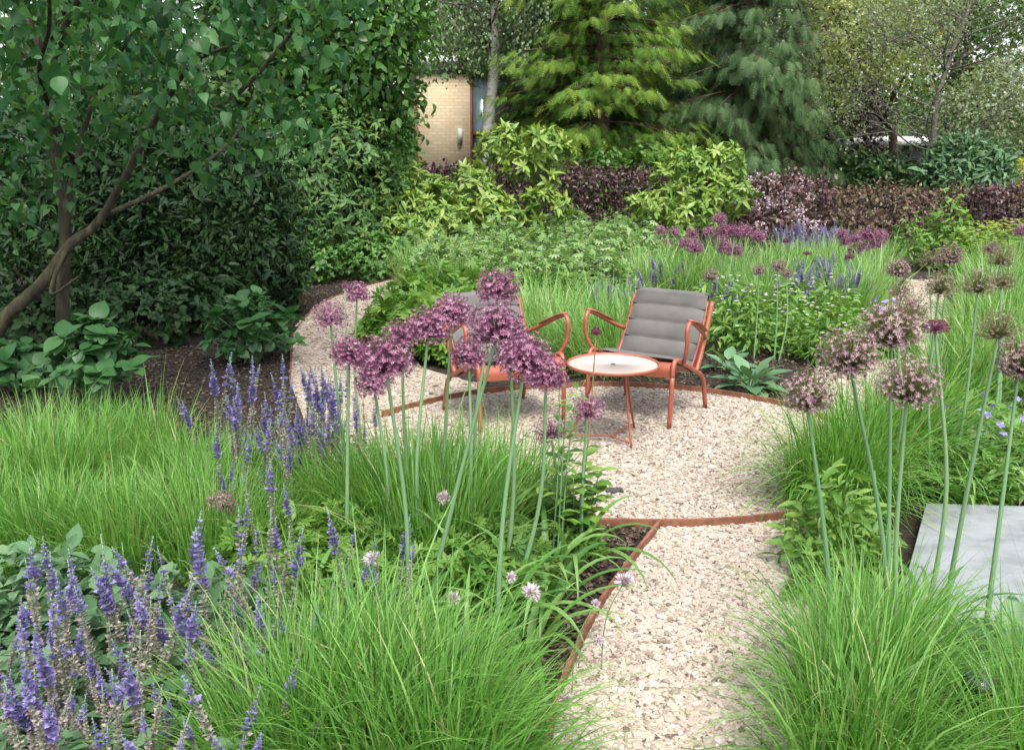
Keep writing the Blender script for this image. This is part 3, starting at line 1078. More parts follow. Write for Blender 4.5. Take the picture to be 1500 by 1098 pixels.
# broadleaf trees behind it
tree("broadleaf_tree", "dense mid green tree rising behind the rhododendrons left of the brick wall", "tree", (-2.6, 13.5, 0), [(-2.6, 13.5, 0), (-2.5, 13.4, 1.5), (-2.6, 13.5, 4)], .14,
     [lb(530, 40, 12.5, .65), lb(575, 55, 12.5, .4), lb(580, 140, 12.8, .3), lb(590, 0, 12.6, .4), lb(600, 90, 13, .25), lb(585, 190, 13.4, .25), lb(500, 120, 13, .8), lb(540, 170, 13.5, .5), lb(470, 60, 13, 1.0), lb(490, 180, 13, .8), lb(540, -60, 13, .8), lb(565, 225, 14.5, .35), lb(430, 0, 13, 1.2), lb(450, 150, 13, 1.0)],
     M['midgreen'], M['bark'], 2600, 5, .11, OVAL, jit=.12, droop=.5)
tree("broadleaf_tree", "dark shaded tree at the far left behind the lilac stems", "tree", (-6.2, 12, 0), [(-6.2, 12, 0), (-6.1, 12, 2), (-6.2, 12, 4)], .16,
     [lb(40, 60, 11.5, 1.2), lb(180, 40, 12, 1.3), lb(120, 180, 12, 1.2), lb(0, 260, 12, 1.1), lb(300, 60, 12.5, 1.3), lb(330, 180, 12.5, 1.1), lb(220, 230, 12, 1.0), lb(-120, 120, 11.5, 1.4), lb(120, -120, 12, 1.6), lb(330, -130, 12.5, 1.6)],
     M['backtree'], M['bark'], 3000, 4, .13, OVAL, droop=.4)


# conifers
def conifer(name, label, base, h, r, mat, bark, nlev, z0, droop, spray, sdroop, seed, tmean=.5, tipmat=True, power=.8, rmin=.25):
    rng = np.random.default_rng(seed)
    t = thing(name, label, "tree", base)
    m = MB()
    m.tube(smooth_path([(0, 0, 0), (rng.normal(0, .05), rng.normal(0, .05), h * .5), (0, 0, h)], 14), np.linspace(.02 * h + .04, .02, 14), 10)
    P, Dv, Tn = [], [], []
    for lv in range(nlev):
        f = lv / (nlev - 1)
        z = z0 + (h - z0) * f ** .95
        rr = r * (1 - f) ** power + rmin
        nb = max(5, int(13 * (1 - f * .5)))
        for b in range(nb):
            az = rng.uniform(0, 2 * math.pi)
            ln = rr * rng.uniform(.55, 1.15)
            hd = np.array([math.cos(az), math.sin(az), 0])
            s = np.linspace(.0, 1, 9)
            path = hd[None] * (ln * s)[:, None]
            path[:, 2] = z + ln * (.10 * s - droop * s ** 1.8 + .10 * s ** 5)
            if path[-1, 2] < .1:
                continue
            m.tube(path[:8], np.linspace(.022, .005, 8), 5, cap=False)
            ns = int(14 + 44 * ln / r)
            for u in rng.uniform(.22, 1.0, ns):
                i = min(int(u * 8), 7)
                q = path[i] + (path[i + 1] - path[i]) * (u * 8 - i)
                side = np.array([-hd[1], hd[0], 0]) * rng.choice([-1, 1])
                off = rng.uniform(0, .34) * ln * (1.05 - u * .8)
                P.append(q + side * off + np.array([0, 0, -off * .35 + rng.normal(0, .04)]))
                Dv.append(hd * rng.uniform(.3, .9) + side * rng.uniform(.0, .7) + np.array([0, 0, -sdroop * rng.uniform(.4, 1.3)]))
                Tn.append(tmean - .26 + .5 * u + rng.normal(0, .14))
    m.build("trunk", bark, t)
    P, Dv, Tn = np.array(P), np.array(Dv), np.clip(np.array(Tn), 0, 1)
    m = MB()
    m.leaves(SPRAY, P, Dv, np.array([0, 0, 1.0]) + RNG.normal(0, .35, P.shape), spray * rng.uniform(.7, 1.3, len(P)), Tn)
    m.build("crown", mat, t)
    return t


conifer("conifer_tree", "broad yellow green conifer with feathery layered branches beyond the hedge", (D(872, 300, 20)[0], 20.0, 0), 11.5, 2.45, M['hemlock'], M['redbark'], 44, .5, .30, .26, .5, 3, tmean=.5)
conifer("spruce_tree", "dark blue green spruce with long drooping branches beside the yellow conifer", (D(1082, 300, 20)[0], 20.0, 0), 12.5, 2.05, M['spruce'], M['redbark'], 44, .4, .42, .27, 1.2, 4, tmean=.5)
conifer("dark_conifer", "dark conifer standing in shade behind the birch and the yellow conifer", (D(815, 300, 23.5)[0], 23.5, 0), 9.0, 1.5, M['spruce'], M['redbark'], 26, 1.5, .3, .36, .6, 9, tmean=.35)
conifer("spruce_tree", "blue green spruce top rising behind the drooping spruce", (D(1010, 300, 25)[0], 25.0, 0), 11, 2.4, M['spruce'], M['redbark'], 26, .6, .38, .38, .9, 12, tmean=.5)

# birch
bx = D(720, 240, 21)
base = np.array([bx[0] - .1, 21, 0])
t = thing("birch_tree", "slender white trunked birch with hanging leaves in front of the brick house", "tree", base)
m = MB()
m.tube(smooth_path([np.array([-.12, 0, 0]), D(712, 235, 21) - base, D(716, 180, 21) - base, D(724, 100, 21) - base, D(727, 40, 21) - base, D(722, -60, 21) - base, D(735, -200, 21) - base], 24), np.linspace(.15, .09, 24), 12)
m.build("trunk", M['birchbark'], t)
m = MB()
ends = []
for k in range(80):
    z0 = RNG.uniform(3.6, 8)
    az = RNG.uniform(0, 6.28)
    ln = RNG.uniform(.6, 2.4)
    a = np.array([.1, 0, z0])
    b_ = a + np.array([math.cos(az) * ln, math.sin(az) * ln, RNG.uniform(.1, .7)])
    limb(m, a, b_, .03, .008, .1, n=6, sides=5)
    for j in range(5):
        s = a + (b_ - a) * RNG.uniform(.45, 1.05)
        e = s + np.array([RNG.normal(0, .2), RNG.normal(0, .2), -RNG.uniform(.5, 2.0)])
        if e[2] < 3.1:
            e[2] = 3.1 + RNG.uniform(0, .8)
        m.tube(smooth_path([s, (s + e) / 2 + [0, 0, .2], e], 5), [.006, .005, .004, .003, .002], 4, cap=False)
        ends.append((s, e))
m.build("branch", M['twig'], t)
m = MB()
P = []
for s, e in ends:
    u = RNG.random((46, 1))
    P.append(s + (e - s) * u + RNG.normal(0, .11, (46, 3)))
P = np.concatenate(P)
m.leaves(DIA, P, randdir(len(P)) * .6 + [0, 0, -.8], randdir(len(P)), RNG.uniform(.065, .125, len(P)), RNG.random(len(P)))
m.build("crown", M['birch'], t)

# maple like tree, bare twiggy tree and leaning tree at the right
tree("maple_tree", "sparse yellow green maple with curving dark limbs over the garage roof", "tree", (D(1315, 280, 21)[0], 21, 0),
     [(D(1315, 280, 21)[0], 21, 0), D(1308, 200, 21), D(1295, 175, 21), D(1272, 145, 21), D(1268, 100, 21), D(1285, 30, 21)], .11,
     [lb(1215, 100, 20.5, 1.0, .6), lb(1260, 80, 20.5, 1.0, .6), lb(1310, 60, 20.5, 1.0, .7), lb(1230, 30, 20.5, 1.0, .6), lb(1210, 150, 20.6, .7, .35), lb(1330, 110, 20.3, .6, .4), lb(1270, -10, 21, 1.3, .8)],
     M['maple'], M['bark'], 1250, 6, .095, DIA, jit=.13, droop=.3, nlimb=16, tmean=.55)
tb = np.array([D(1352, 300, 18.5)[0], 18.5, 0])
t = thing("bare_tree", "grey twiggy tree with few leaves and a dark trunk at the garage end", "tree", tb)
m = MB()
tp = smooth_path([np.array([0, 0, 0]), D(1354, 270, 18.5) - tb, D(1366, 215, 18.5) - tb, D(1372, 150, 18.5) - tb, D(1390, 90, 18.5) - tb, D(1420, 10, 18.5) - tb, D(1440, -60, 18.5) - tb], 20)
m.tube(tp, np.linspace(.085, .02, 20), 10)
m.build("trunk", M['twig'], t)
m = MB()
P = []


def twigs(a, d, ln, r, dep):
    d = unit(d)
    e = a + d * ln
    pth = smooth_path([a, a + d * ln * .5 + RNG.normal(0, .05 * ln, 3), e], 5)
    m.tube(pth, np.linspace(r, r * .5, 5), 4, cap=False)
    if dep == 0:
        P.append(e)
        return
    for _ in range(3 if dep > 1 else 4):
        k = RNG.integers(2, 5)
        twigs(pth[k], d + RNG.normal(0, .55, 3) + [0, 0, .08], ln * RNG.uniform(.5, .75), r * .5, dep - 1)


for k in range(34):
    i = int(RNG.uniform(6, 19))
    az = RNG.uniform(0, 6.28)
    twigs(tp[i], np.array([math.cos(az), math.sin(az) * .6, RNG.uniform(.1, .9)]), RNG.uniform(.9, 1.7), .02, 3)
m.build("branch", M['twig'], t)
m = MB()
P = np.array(P)
P = np.repeat(P, 10, 0) + RNG.normal(0, .16, (len(P) * 10, 3))
m.leaves(DIA, P, randdir(len(P)), randdir(len(P)), RNG.uniform(.035, .075, len(P)), RNG.random(len(P)))
m.build("crown", M['olive'], t)
tree("olive_tree", "low olive coloured tree with a leaning trunk near the golden hedge", "tree", (D(1385, 300, 19)[0], 19, 0), [(D(1385, 300, 19)[0], 19, 0), D(1395, 265, 19), D(1412, 228, 19), D(1440, 180, 19)], .09,
     [lb(1400, 185, 19, .8, .6), lb(1445, 170, 18.8, .9, .6), lb(1480, 130, 19, .9, .6), lb(1500, 170, 19, .7, .5)], M['olive'], M['bark'], 900, 6, .085, DIA, jit=.14, nlimb=10)
tree("purple_tree", "dark purple leaved tree behind the spruce and the maple", "tree", (D(1200, 250, 23)[0], 23, 0), [(D(1200, 250, 23)[0], 23, 0), (D(1200, 250, 23)[0], 23, 3)], .12,
     [lb(1190, 160, 22.5, 1.0), lb(1225, 150, 22.5, 1.0), lb(1180, 100, 22.5, .9), lb(1240, 190, 22.5, .9), lb(1160, 190, 22.5, .8), lb(1200, 60, 23, 1)], M['purple_tree'], M['bark'], 1500, 5, .12, DIA)

# background wood: separate trees, copies of three crowns
wood = []
for k, (w, hh) in enumerate(((3.2, 9), (2.8, 11), (3.6, 10))):
    lobes = []
    for i in range(16):
        z = RNG.uniform(1.2, hh * .95)
        rr = w * (1 - .55 * abs(z / hh - .45))
        az = RNG.uniform(0, 6.28)
        q = RNG.uniform(.2, .75)
        lobes.append((math.cos(az) * rr * q, math.sin(az) * rr * q, z, rr * .5, rr * .5, rr * .42))
    t = tree("woodland_tree", "x", "tree", (0, 0, 0), [(0, 0, 0), (.1, 0, hh * .4), (0, .1, hh * .8)], .2, lobes, M['woodleaf'], M['bark'], 1700, 4, .22, DIA, group="trees of the wood behind the garden", jit=.25, droop=.3)
    wood.append(t)
spots = [(-15, 22), (-11, 24), (-7.5, 20), (-5.2, 26), (-1.5, 33), (2.2, 34), (5.2, 31), (8, 36), (11.5, 33), (17, 35), (20.5, 31), (21.5, 32), (14, 40), (-9, 32), (-4, 38), (19, 40), (12, 42), (15.5, 44), (9.5, 44)]
names = ["behind the dark lilac at the picture's edge", "between the lilac stems", "behind the dark shaded tree", "beside the brick house", "behind the brick house roof", "behind the yellow conifer",
         "behind the two spruces", "between spruce and purple tree", "behind the maple limbs", "behind the bare twiggy tree", "behind the olive tree", "beyond the golden hedge", "deep behind the bare tree", "deep behind the lilac",
         "deep behind the birch", "deep behind the golden hedge", "far beyond the garage roof", "far beyond the bare tree's top", "far beyond the purple tree"]
for i, (x, y) in enumerate(spots):
    o = wood[i] if i < 3 else dup(wood[i % 3])
    o.location = (x, y, 0)
    o.rotation_euler = (0, 0, i * 1.7)
    s = .9 + .25 * ((i * 37) % 10) / 10
    o.scale = (s, s, s)
    o['label'] = "tall green woodland tree " + names[i]


# ------------------------------------------------------------------ shrubs
def shrub(name, label, cat, base, lobes, mat, n, k, size, tpl=OVAL, kind="whorl", stems=6, bark=None, group=None, tmean=.45, tvar=.22, extra=None, lift=.35, inner=.75, wide=1.0, droop=.2):
    base = np.array(base, float)
    t = thing(name, label, cat, base, 0, group)
    L = np.array(lobes, float)
    L[:, :3] -= base
    m = MB()
    for i in range(stems):
        l = L[i % len(L)]
        limb(m, (RNG.normal(0, .08), RNG.normal(0, .08), 0), l[:3] + RNG.normal(0, .4, 3) * l[3], .022, .007, .05, .12)
    if stems:
        m.build("stem", bark or M['bark'], t)
    m = MB()
    p, nn = lobe_points(L, n, inner)
    if kind == "whorl":
        whorls(m, p, nn, k, size, tpl, lift, tvar, tmean, 0, wide)
    else:
        clumps(m, p, nn, k, size, tpl, size * .8, .6, droop, tmean=tmean, tvar=tvar, wide=wide)
    if extra:
        extra(m, p, nn)
    m.build("foliage", mat, t)
    return t


shrub("rhododendron", "large rhododendron with drooping narrow leaves left of the brick wall", "shrub", (D(470, 300, 12.2)[0], 12.4, 0),
      [lb(430, 250, 11.9, 0.84), lb(490, 250, 12.3, 0.84), lb(530, 290, 12.7, 0.67), lb(400, 320, 11.5, 0.78), lb(470, 330, 11.9, 0.84), lb(520, 350, 12.5, 0.62), lb(440, 210, 12.5, 0.56), lb(500, 215, 12.7, 0.50), lb(540, 240, 13.1, 0.50)],
      M['rhodo'], 2300, 8, .12, RHOD, lift=-.1, tmean=.55)
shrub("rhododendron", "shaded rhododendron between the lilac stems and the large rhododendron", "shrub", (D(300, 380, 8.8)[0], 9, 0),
      [lb(330, 300, 8.9, .7), lb(270, 330, 8.7, .7), lb(350, 380, 8.6, .55), lb(250, 400, 8.3, .5), lb(300, 420, 8.2, .45), lb(380, 410, 8.8, .4), lb(220, 280, 8.9, .7), lb(300, 250, 9.2, .6)], M['shadeshrub'], 2600, 7, .085, RHOD, kind="c", tmean=.45, tvar=.3)
shrub("rhododendron", "shaded evergreen shrub behind the leaning lilac stems", "shrub", (D(90, 400, 8.8)[0], 9.2, 0),
      [lb(120, 330, 8.9, .8), lb(40, 330, 9, .8), lb(160, 420, 8.2, .5), lb(60, 430, 8.2, .5), lb(-40, 400, 8.4, .7), lb(180, 260, 9.2, .7), lb(90, 240, 9.4, .7), lb(-10, 250, 9.4, .7)], M['shadeshrub'], 2600, 7, .08, RHOD, kind="c", tmean=.45, tvar=.3)
shrub("laurel_bush", "mid green bush with purple bloom beside the brick wall corner", "shrub", (D(600, 300, 16)[0], 16, 0), [lb(580, 225, 16, .32, .5), lb(575, 275, 15.6, .4), lb(598, 280, 16, .25)], M['midgreen'], 500, 6, .10, OVAL, kind="c")
shrub("fresh_rhododendron", "yellow green young rhododendron under the brick wall", "shrub", (D(620, 345, 13)[0], 13.2, 0),
      [lb(605, 285, 13.2, .38), lb(640, 305, 13, .42), lb(590, 325, 12.6, .42), lb(655, 335, 12.8, .36), lb(620, 345, 12.6, .42), lb(570, 300, 12.8, .38), lb(600, 355, 12.2, .34), lb(560, 340, 12.2, .34)],
      M['rhodonew'], 620, 8, .12, RHOD, tmean=.6, tvar=.28)
shrub("open_rhododendron", "tall open rhododendron with bare crooked stems in front of the dark hedge", "shrub", (D(768, 335, 14.5)[0], 14.8, 0),
      [lb(735, 215, 14.8, .4, .3), lb(790, 212, 14.6, .4, .3), lb(820, 230, 14.6, .25, .25), lb(690, 265, 14.5, .33, .25), lb(760, 240, 14.6, .33, .22), lb(715, 300, 14.3, .35, .25), lb(800, 305, 14.3, .35, .28), lb(670, 300, 14.3, .22), lb(735, 325, 14.1, .4, .2), lb(800, 265, 14.6, .2)],
      M['rhodonew'], 400, 9, .155, RHOD, stems=14, bark=M['twig'], tmean=.5, tvar=.28)
shrub("bright_shrub", "bright green shrub in front of the dark hedge right of the open rhododendron", "shrub", (D(1020, 330, 15)[0], 15, 0),
      [lb(1010, 245, 15, .4, .3), lb(1060, 240, 15, .35, .3), lb(980, 260, 15, .3), lb(1030, 285, 14.8, .42), lb(1075, 285, 14.8, .3), lb(960, 300, 14.6, .35, .2), lb(1010, 318, 14.5, .4, .25), lb(940, 296, 14.6, .22, .12)], M['rhodonew'], 430, 8, .14, RHOD, tmean=.5, tvar=.25)
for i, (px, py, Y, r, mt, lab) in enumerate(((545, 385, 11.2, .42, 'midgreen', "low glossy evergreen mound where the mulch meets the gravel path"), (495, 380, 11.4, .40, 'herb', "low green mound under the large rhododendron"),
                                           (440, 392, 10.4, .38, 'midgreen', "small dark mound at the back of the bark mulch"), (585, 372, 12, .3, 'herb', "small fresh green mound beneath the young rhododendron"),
                                           (400, 405, 9.8, .3, 'shadeshrub', "small shaded evergreen at the foot of the rhododendrons"), (235, 478, 7.5, .42, 'shadeshrub', "shaded low bush between the two large hydrangeas"),
                                           (50, 490, 7.3, .42, 'shadeshrub', "shaded low bush behind the small dark hydrangea"), (310, 455, 8, .36, 'shadeshrub', "shaded low bush behind the right-hand hydrangea"), (130, 462, 7.8, .4, 'shadeshrub', "shaded low bush at the foot of the lilac trunk"))):
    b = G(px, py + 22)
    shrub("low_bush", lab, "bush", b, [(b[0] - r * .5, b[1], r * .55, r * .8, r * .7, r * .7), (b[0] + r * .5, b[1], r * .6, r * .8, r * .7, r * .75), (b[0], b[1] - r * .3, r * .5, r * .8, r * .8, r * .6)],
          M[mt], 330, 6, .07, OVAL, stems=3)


def broad_shrub(label, b, r, h, n=52, size=.105):
    t = thing("hydrangea", label, "shrub", b)
    m = MB()
    tips = []
    for k in range(n):
        az = RNG.uniform(0, 6.28)
        el = RNG.uniform(.15, 1.5)
        e = np.array([math.cos(az) * math.cos(el) * r, math.sin(az) * math.cos(el) * r, h * (.25 + .72 * math.sin(el)) * RNG.uniform(.8, 1.05)])
        m.tube(smooth_path([(RNG.normal(0, .03), RNG.normal(0, .03), 0), e * .5 + [0, 0, .06], e], 6), np.linspace(.006, .003, 6), 5)
        tips.append(e)
    m.build("stem", M['stem'], t)
    m = MB()
    tips = np.array(tips)
    whorls(m, tips, unit(tips + [0, 0, .2]), 6, size, ROUND, .2, .2, .5)
    low = tips * RNG.uniform(.6, .9, (n, 1))
    whorls(m, low, unit(tips), 4, size, ROUND, .0, .2, .4)
    m.build("foliage", M['hydr'], t)
    return t


broad_shrub("broad leaved green hydrangea standing in bark mulch near the lilac stem", G(142, 598), .34, .56)
broad_shrub("broad leaved hydrangea behind the violet salvia spikes beside the side path", G(372, 530), .36, .5)
broad_shrub("small dark hydrangea at the picture's edge beside the mulch", G(25, 575), .25, .34, 26)


# hedges
def hedge(label, px0, px1, Y, h, th, mat, n, size=.07, group=None, tmean=.5, stems=True, name="beech_hedge"):
    a, b_ = D(px0, 300, Y)[0], D(px1, 300, Y)[0]
    base = np.array([(a + b_) / 2, Y, 0])
    t = thing(name, label, "hedge", base, 0, group)
    w = b_ - a
    face = RNG.choice(3, n, p=[.62, .28, .10])
    P = np.c_[RNG.uniform(-w / 2, w / 2, n), RNG.uniform(-th / 2, th / 2, n), h * RNG.uniform(.06, 1, n) ** .8]
    N = np.zeros((n, 3))
    s = face == 0
    P[s, 1] = -th / 2 + RNG.normal(0, .06, s.sum())
    N[s, 1] = -1
    s = face == 1
    P[s, 2] = h + RNG.normal(0, .045, s.sum()) + .05 * np.sin(P[s, 0] * 3.1)
    N[s, 2] = 1
    s = face == 2
    P[s, 0] = np.sign(P[s, 0]) * w / 2 + RNG.normal(0, .05, s.sum())
    N[s, 0] = np.sign(P[s, 0])
    m = MB()
    for x in np.arange(-w / 2 + .1, w / 2, .3):
        for _ in range(3):
            limb(m, (x, 0, 0), (x + RNG.normal(0, .25), RNG.normal(0, th * .25), h * RNG.uniform(.7, 1.02)), .018, .005, n=6, sides=5)
    m.build("stem", M['twig'], t)
    m = MB()
    clumps(m, P, N, 4, size, OVAL, .06, .7, .1, .4, tmean=tmean, tvar=.25)
    m.build("foliage", mat, t)
    return t


hedge("dark purple beech hedge behind the open rhododendron", 625, 968, 16.6, 1.2, .7, M['beech'], 2300, group="clipped beech hedges across the garden's end", tmean=.45)
hedge("dark purple beech hedge behind the pale flowering shrub", 1075, 1205, 16.8, 1.0, .7, M['beech'], 800, group="clipped beech hedges across the garden's end", tmean=.5)
hedge("bronze brown thin beech hedge between purple hedge and tree trunk", 1200, 1335, 17, .84, .6, M['beechbrown'], 620, group="clipped beech hedges across the garden's end")
hedge("narrow bronze hedge piece at the foot of the bare tree", 1335, 1425, 17.2, .8, .55, M['beechbrown'], 330, group="clipped beech hedges across the garden's end", tmean=.4)
hedge("dark purple hedge end at the picture's right edge", 1432, 1560, 16.5, .9, .7, M['beech'], 950, group="clipped beech hedges across the garden's end", tmean=.5)
hedge("golden yellow clipped hedge glowing beyond the purple hedge", 1470, 1560, 24, 1.35, .8, M['yewhedge'], 700, .08, name="golden_hedge")
shrub("dark_bush", "dark round bush behind the thin bronze hedge", "bush", (D(1285, 300, 20)[0], 19.6, 0), [lb(1265, 258, 19.6, .5, .45), lb(1310, 262, 19.6, .5, .45), lb(1290, 270, 19.2, .5, .45)], M['backtree'], 420, 6, .12, OVAL, kind="c", tmean=.3)
shrub("willow_bush", "pale silvery green bush behind the hedge near the leaning trunk", "bush", (D(1410, 300, 18)[0], 18, 0), [lb(1400, 250, 18, .45, .55), lb(1440, 255, 18, .42, .5), lb(1378, 262, 18, .35), lb(1415, 230, 18, .3, .35)], M['sage'], 600, 8, .16, LANCE, kind="c", tmean=.7)
shrub("dark_bush", "dark green bush between the golden hedge and the pale bush", "bush", (D(1470, 300, 22)[0], 22, 0), [lb(1435, 240, 22, .5), lb(1450, 222, 22.6, .5)], M['backtree'], 320, 6, .12, OVAL, kind="c", tmean=.4)
shrub("dark_bush", "shaded bush under the yellow conifer behind the hedge", "bush", (D(900, 300, 18.4)[0], 18.4, 0), [lb(880, 255, 18.4, .5), lb(950, 250, 18.4, .5), lb(1000, 255, 18.4, .5)], M['midgreen'], 420, 6, .11, OVAL, kind="c", tmean=.4)


def pale_flowers(m, p, nn):
    sel = RNG.random(len(p)) < .35
    for i in np.where(sel)[0]:
        k = 12
        m.leaves(DIA, p[i] + nn[i] * .05 + RNG.normal(0, .04, (k, 3)), randdir(k), randdir(k), .045, RNG.random(k), 1)


b = np.array([D(1130, 340, 15.5)[0], 15.5, 0])
t = thing("flowering_shrub", "dark leaved shrub dotted with white pink blossom in front of the purple hedge", "shrub", b)
L = np.array([lb(1120, 285, 15.4, .3, .35), lb(1160, 280, 15.5, .3, .3), lb(1100, 320, 15.2, .35), lb(1140, 325, 15.2, .4, .35), lb(1180, 345, 14.8, .3, .25), lb(1090, 345, 15, .25)])
L[:, :3] -= b
p, nn = lobe_points(L, 420, .7)
m = MB()
clumps(m, p, nn, 5, .075, OVAL, .06, tmean=.6)
m.build("foliage", M['beech'], t)
m = MB()
pale_flowers(m, p, nn)
f = MB()
f.v, f.t, f.n = m.v, m.t, m.n
f.f = [(a, 0) for a, _ in m.f]
f.build("blossom", M['palepink'], t)
m = MB()
for k in range(6):
    limb(m, (0, 0, 0), L[k][:3], .015, .005)
m.build("stem", M['bark'], t)


# ------------------------------------------------------------------ perennials: mesh kits
def grass_mesh(n, r, L0, L1, w, seed, lean=.55, kap=1.1, seg=6, mat='grass', name="grass_tuft", bias=.45):
    rng = np.random.default_rng(seed)
    a = rng.uniform(0, 6.28, n)
    q = r * np.sqrt(rng.random(n))
    base = np.c_[np.cos(a) * q, np.sin(a) * q, np.zeros(n)]
    ba = rng.uniform(0, 6.28)
    hx = np.cos(a) * q / r + rng.normal(0, .45, n) + bias * np.cos(ba)
    hy = np.sin(a) * q / r + rng.normal(0, .45, n) + bias * np.sin(ba)
    az = np.arctan2(hy, hx)
    th = np.abs(rng.normal(0, lean, n)) * np.minimum(1.3, np.hypot(hx, hy) + .15)
    k = np.abs(rng.normal(kap, .65, n)) * np.minimum(1.2, np.hypot(hx, hy) + .2)
    L = L0 + (L1 - L0) * rng.beta(2.2, 2.0, n)
    long = rng.random(n) < .06
    L = np.where(long, L * 1.3, L)
    m = MB()
    m.blades(base, az, th, k, L, w * rng.uniform(.5, 1.5, n), seg, np.where(rng.random(n) < .022, 1.0, np.clip(rng.beta(1.5, 1.9, n), 0, 1) * .8))
    return m.mesh(name, M[mat])


GN = [grass_mesh(600, .15, .24, .72, .0066, s, .42, 1.15) for s in (1, 2, 3, 31, 32)]
GM = [grass_mesh(620, .2, .26, .64, .0065, s, .3, .75) for s in (4, 5, 41, 42)]
GF = [grass_mesh(560, .26, .3, .66, .010, s, .32, .7, 5, 'grassfar') for s in (6, 7, 8)]
cnt = [0]


def place_mesh(name, meshes, pos, label, cat, group=None, s=1.0):
    i = cnt[0]
    cnt[0] += 1
    o = bpy.data.objects.new(name, meshes[i % len(meshes)])
    C.objects.link(o)
    o.location = (pos[0], pos[1], 0)
    o.rotation_euler = (0, 0, (i * 2.399) % 6.28)
    sc = s * (.9 + .2 * ((i * 7919) % 100) / 100)
    o.scale = (sc, sc, sc)
    return props(o, label, cat, group)


def drift(name, meshes, pts, cat, group, lab, s=1.0):
    """pts: photograph pixels of the feet; labels count along the drift from left to right"""
    for k, (x, y) in enumerate(sorted(pts)):
        lb_ = lab.replace("#", ORD[k]) if "#" in lab else lab
        place_mesh(name, meshes, G(x, y), lb_, cat, group, s)


drift("grass_tuft", GN, [(430, 1140), (490, 1085), (560, 1100), (630, 1125), (520, 1180), (610, 1200), (690, 1210), (400, 1190)], "grass", "fine grass tufts at the front",
      "fine arching grass tuft, # from left beside the near violet salvia", .88)
drift("grass_tuft", GN, [(1250, 1110), (1262, 1070), (1545, 1130), (1580, 1190), (1250, 1210), (1310, 1200), (1520, 1250), (1540, 1210), (1285, 1010)], "grass", "fine grass tufts along the path",
      "fine arching grass tuft, # from left below the stone slab", .82)
drift("grass_tuft", GN, [(1245, 740), (1310, 705), (1200, 735), (1265, 700), (1335, 680)], "grass", "fine grass tufts beside the terrace", "bright mounded grass tuft, # from left where terrace meets stone slab", 1.0)
drift("grass_tuft", GM, [(-30, 800), (40, 835), (110, 800), (180, 840), (250, 800), (310, 830), (20, 740), (95, 735), (165, 730), (235, 735), (300, 745), (60, 690), (150, 685), (220, 690), (340, 770), (390, 830), (430, 780)],
      "grass", "grass tufts in the shade of the lilac", "upright green grass tuft, # from left before the hydrangeas", .74)
drift("grass_tuft", GM, [(600, 790), (655, 770), (700, 800), (640, 835), (560, 800), (740, 770), (510, 780)], "grass", "grass tufts behind the tall alliums", "green grass tuft, # from left among the tall allium stems", .9)
drift("grass_tuft", GF, [(885, 545), (925, 535), (850, 530), (900, 505), (945, 500), (860, 495), (800, 515), (770, 500)], "grass", "grass tufts behind the chairs", "soft pale grass tuft, # from left between the two chairs' backs", .95)
drift("grass_tuft", GF, [(1060, 450), (1100, 470), (1140, 450), (1010, 440), (1090, 430), (1180, 425), (1230, 430), (1262, 450), (1240, 470), (1140, 415), (1060, 415), (1210, 405), (1270, 410), (1000, 412), (950, 425)],
      "grass", "pale grass tufts beyond the grey chair", "soft pale grass tuft, # from left in the drift beyond the grey chair", 1.0)
drift("grass_tuft", GF, [(1410, 605), (1455, 595), (1500, 600), (1455, 555), (1490, 545), (1530, 560), (1450, 505), (1510, 500), (1455, 460), (1490, 450), (1530, 455), (1450, 425), (1500, 420)],
      "grass", "pale grass tufts along the far path", "soft bright grass tuft, # from left along the far gravel path", 1.05)
drift("grass_tuft", GF, [(640, 420), (670, 400), (700, 410), (660, 440), (610, 415)], "grass", "pale grass tufts near the young rhododendron", "soft pale grass tuft, # from left near the young rhododendron", .9)


# geranium and other leafy mounds
def mound_mesh(r, h, n, size, tpl, mat, seed, fl=None, nfl=0, fsize=.02, stems=True, up=.9):
    m = MB()
    rng = np.random.default_rng(seed)
    a = rng.uniform(0, 6.28, n)
    q = r * np.sqrt(rng.random(n))
    z = h * (1 - (q / r) ** 2.2 * .75) * rng.uniform(.35, 1.05, n) * (1 + .2 * np.sin(a * 3 + seed))
    P = np.c_[np.cos(a) * q, np.sin(a) * q, z]
    d = np.c_[np.cos(a), np.sin(a), rng.normal(0, .3, n)] + rng.normal(0, .7, (n, 3)) * [1, 1, .5]
    m.leaves(tpl, P, d, np.array([0, 0, up]) + rng.normal(0, .45, (n, 3)), size * rng.uniform(.6, 1.35, n), np.clip(rng.normal(.5, .24, n), 0, 1))
    k = n // 5
    base = np.c_[P[:k, 0] * .4, P[:k, 1] * .4, np.zeros(k)]
    V = np.stack([base - [.003, 0, 0], base + [.003, 0, 0], P[:k]], 1).reshape(-1, 3)
    m.add(V, [np.arange(3 * k).reshape(-1, 3)], .3)
    if fl:
        a = rng.uniform(0, 6.28, nfl)
        q = r * np.sqrt(rng.random(nfl))
        z = h * (1 - (q / r) ** 2.2 * .7) + rng.uniform(.02, .12, nfl)
        c = np.c_[np.cos(a) * q, np.sin(a) * q, z]
        for j in range(5):
            aa = j * 1.257 + a
            dd = np.c_[np.cos(aa), np.sin(aa), np.full(nfl, .35)]
            m.leaves(DIA, c, dd, np.array([0, 0, 1.0]) + dd * -.3, fsize, rng.random(nfl), 1, 1.3)
    return m.mesh("leafy_mound", [M[mat], M[fl]] if fl else M[mat])


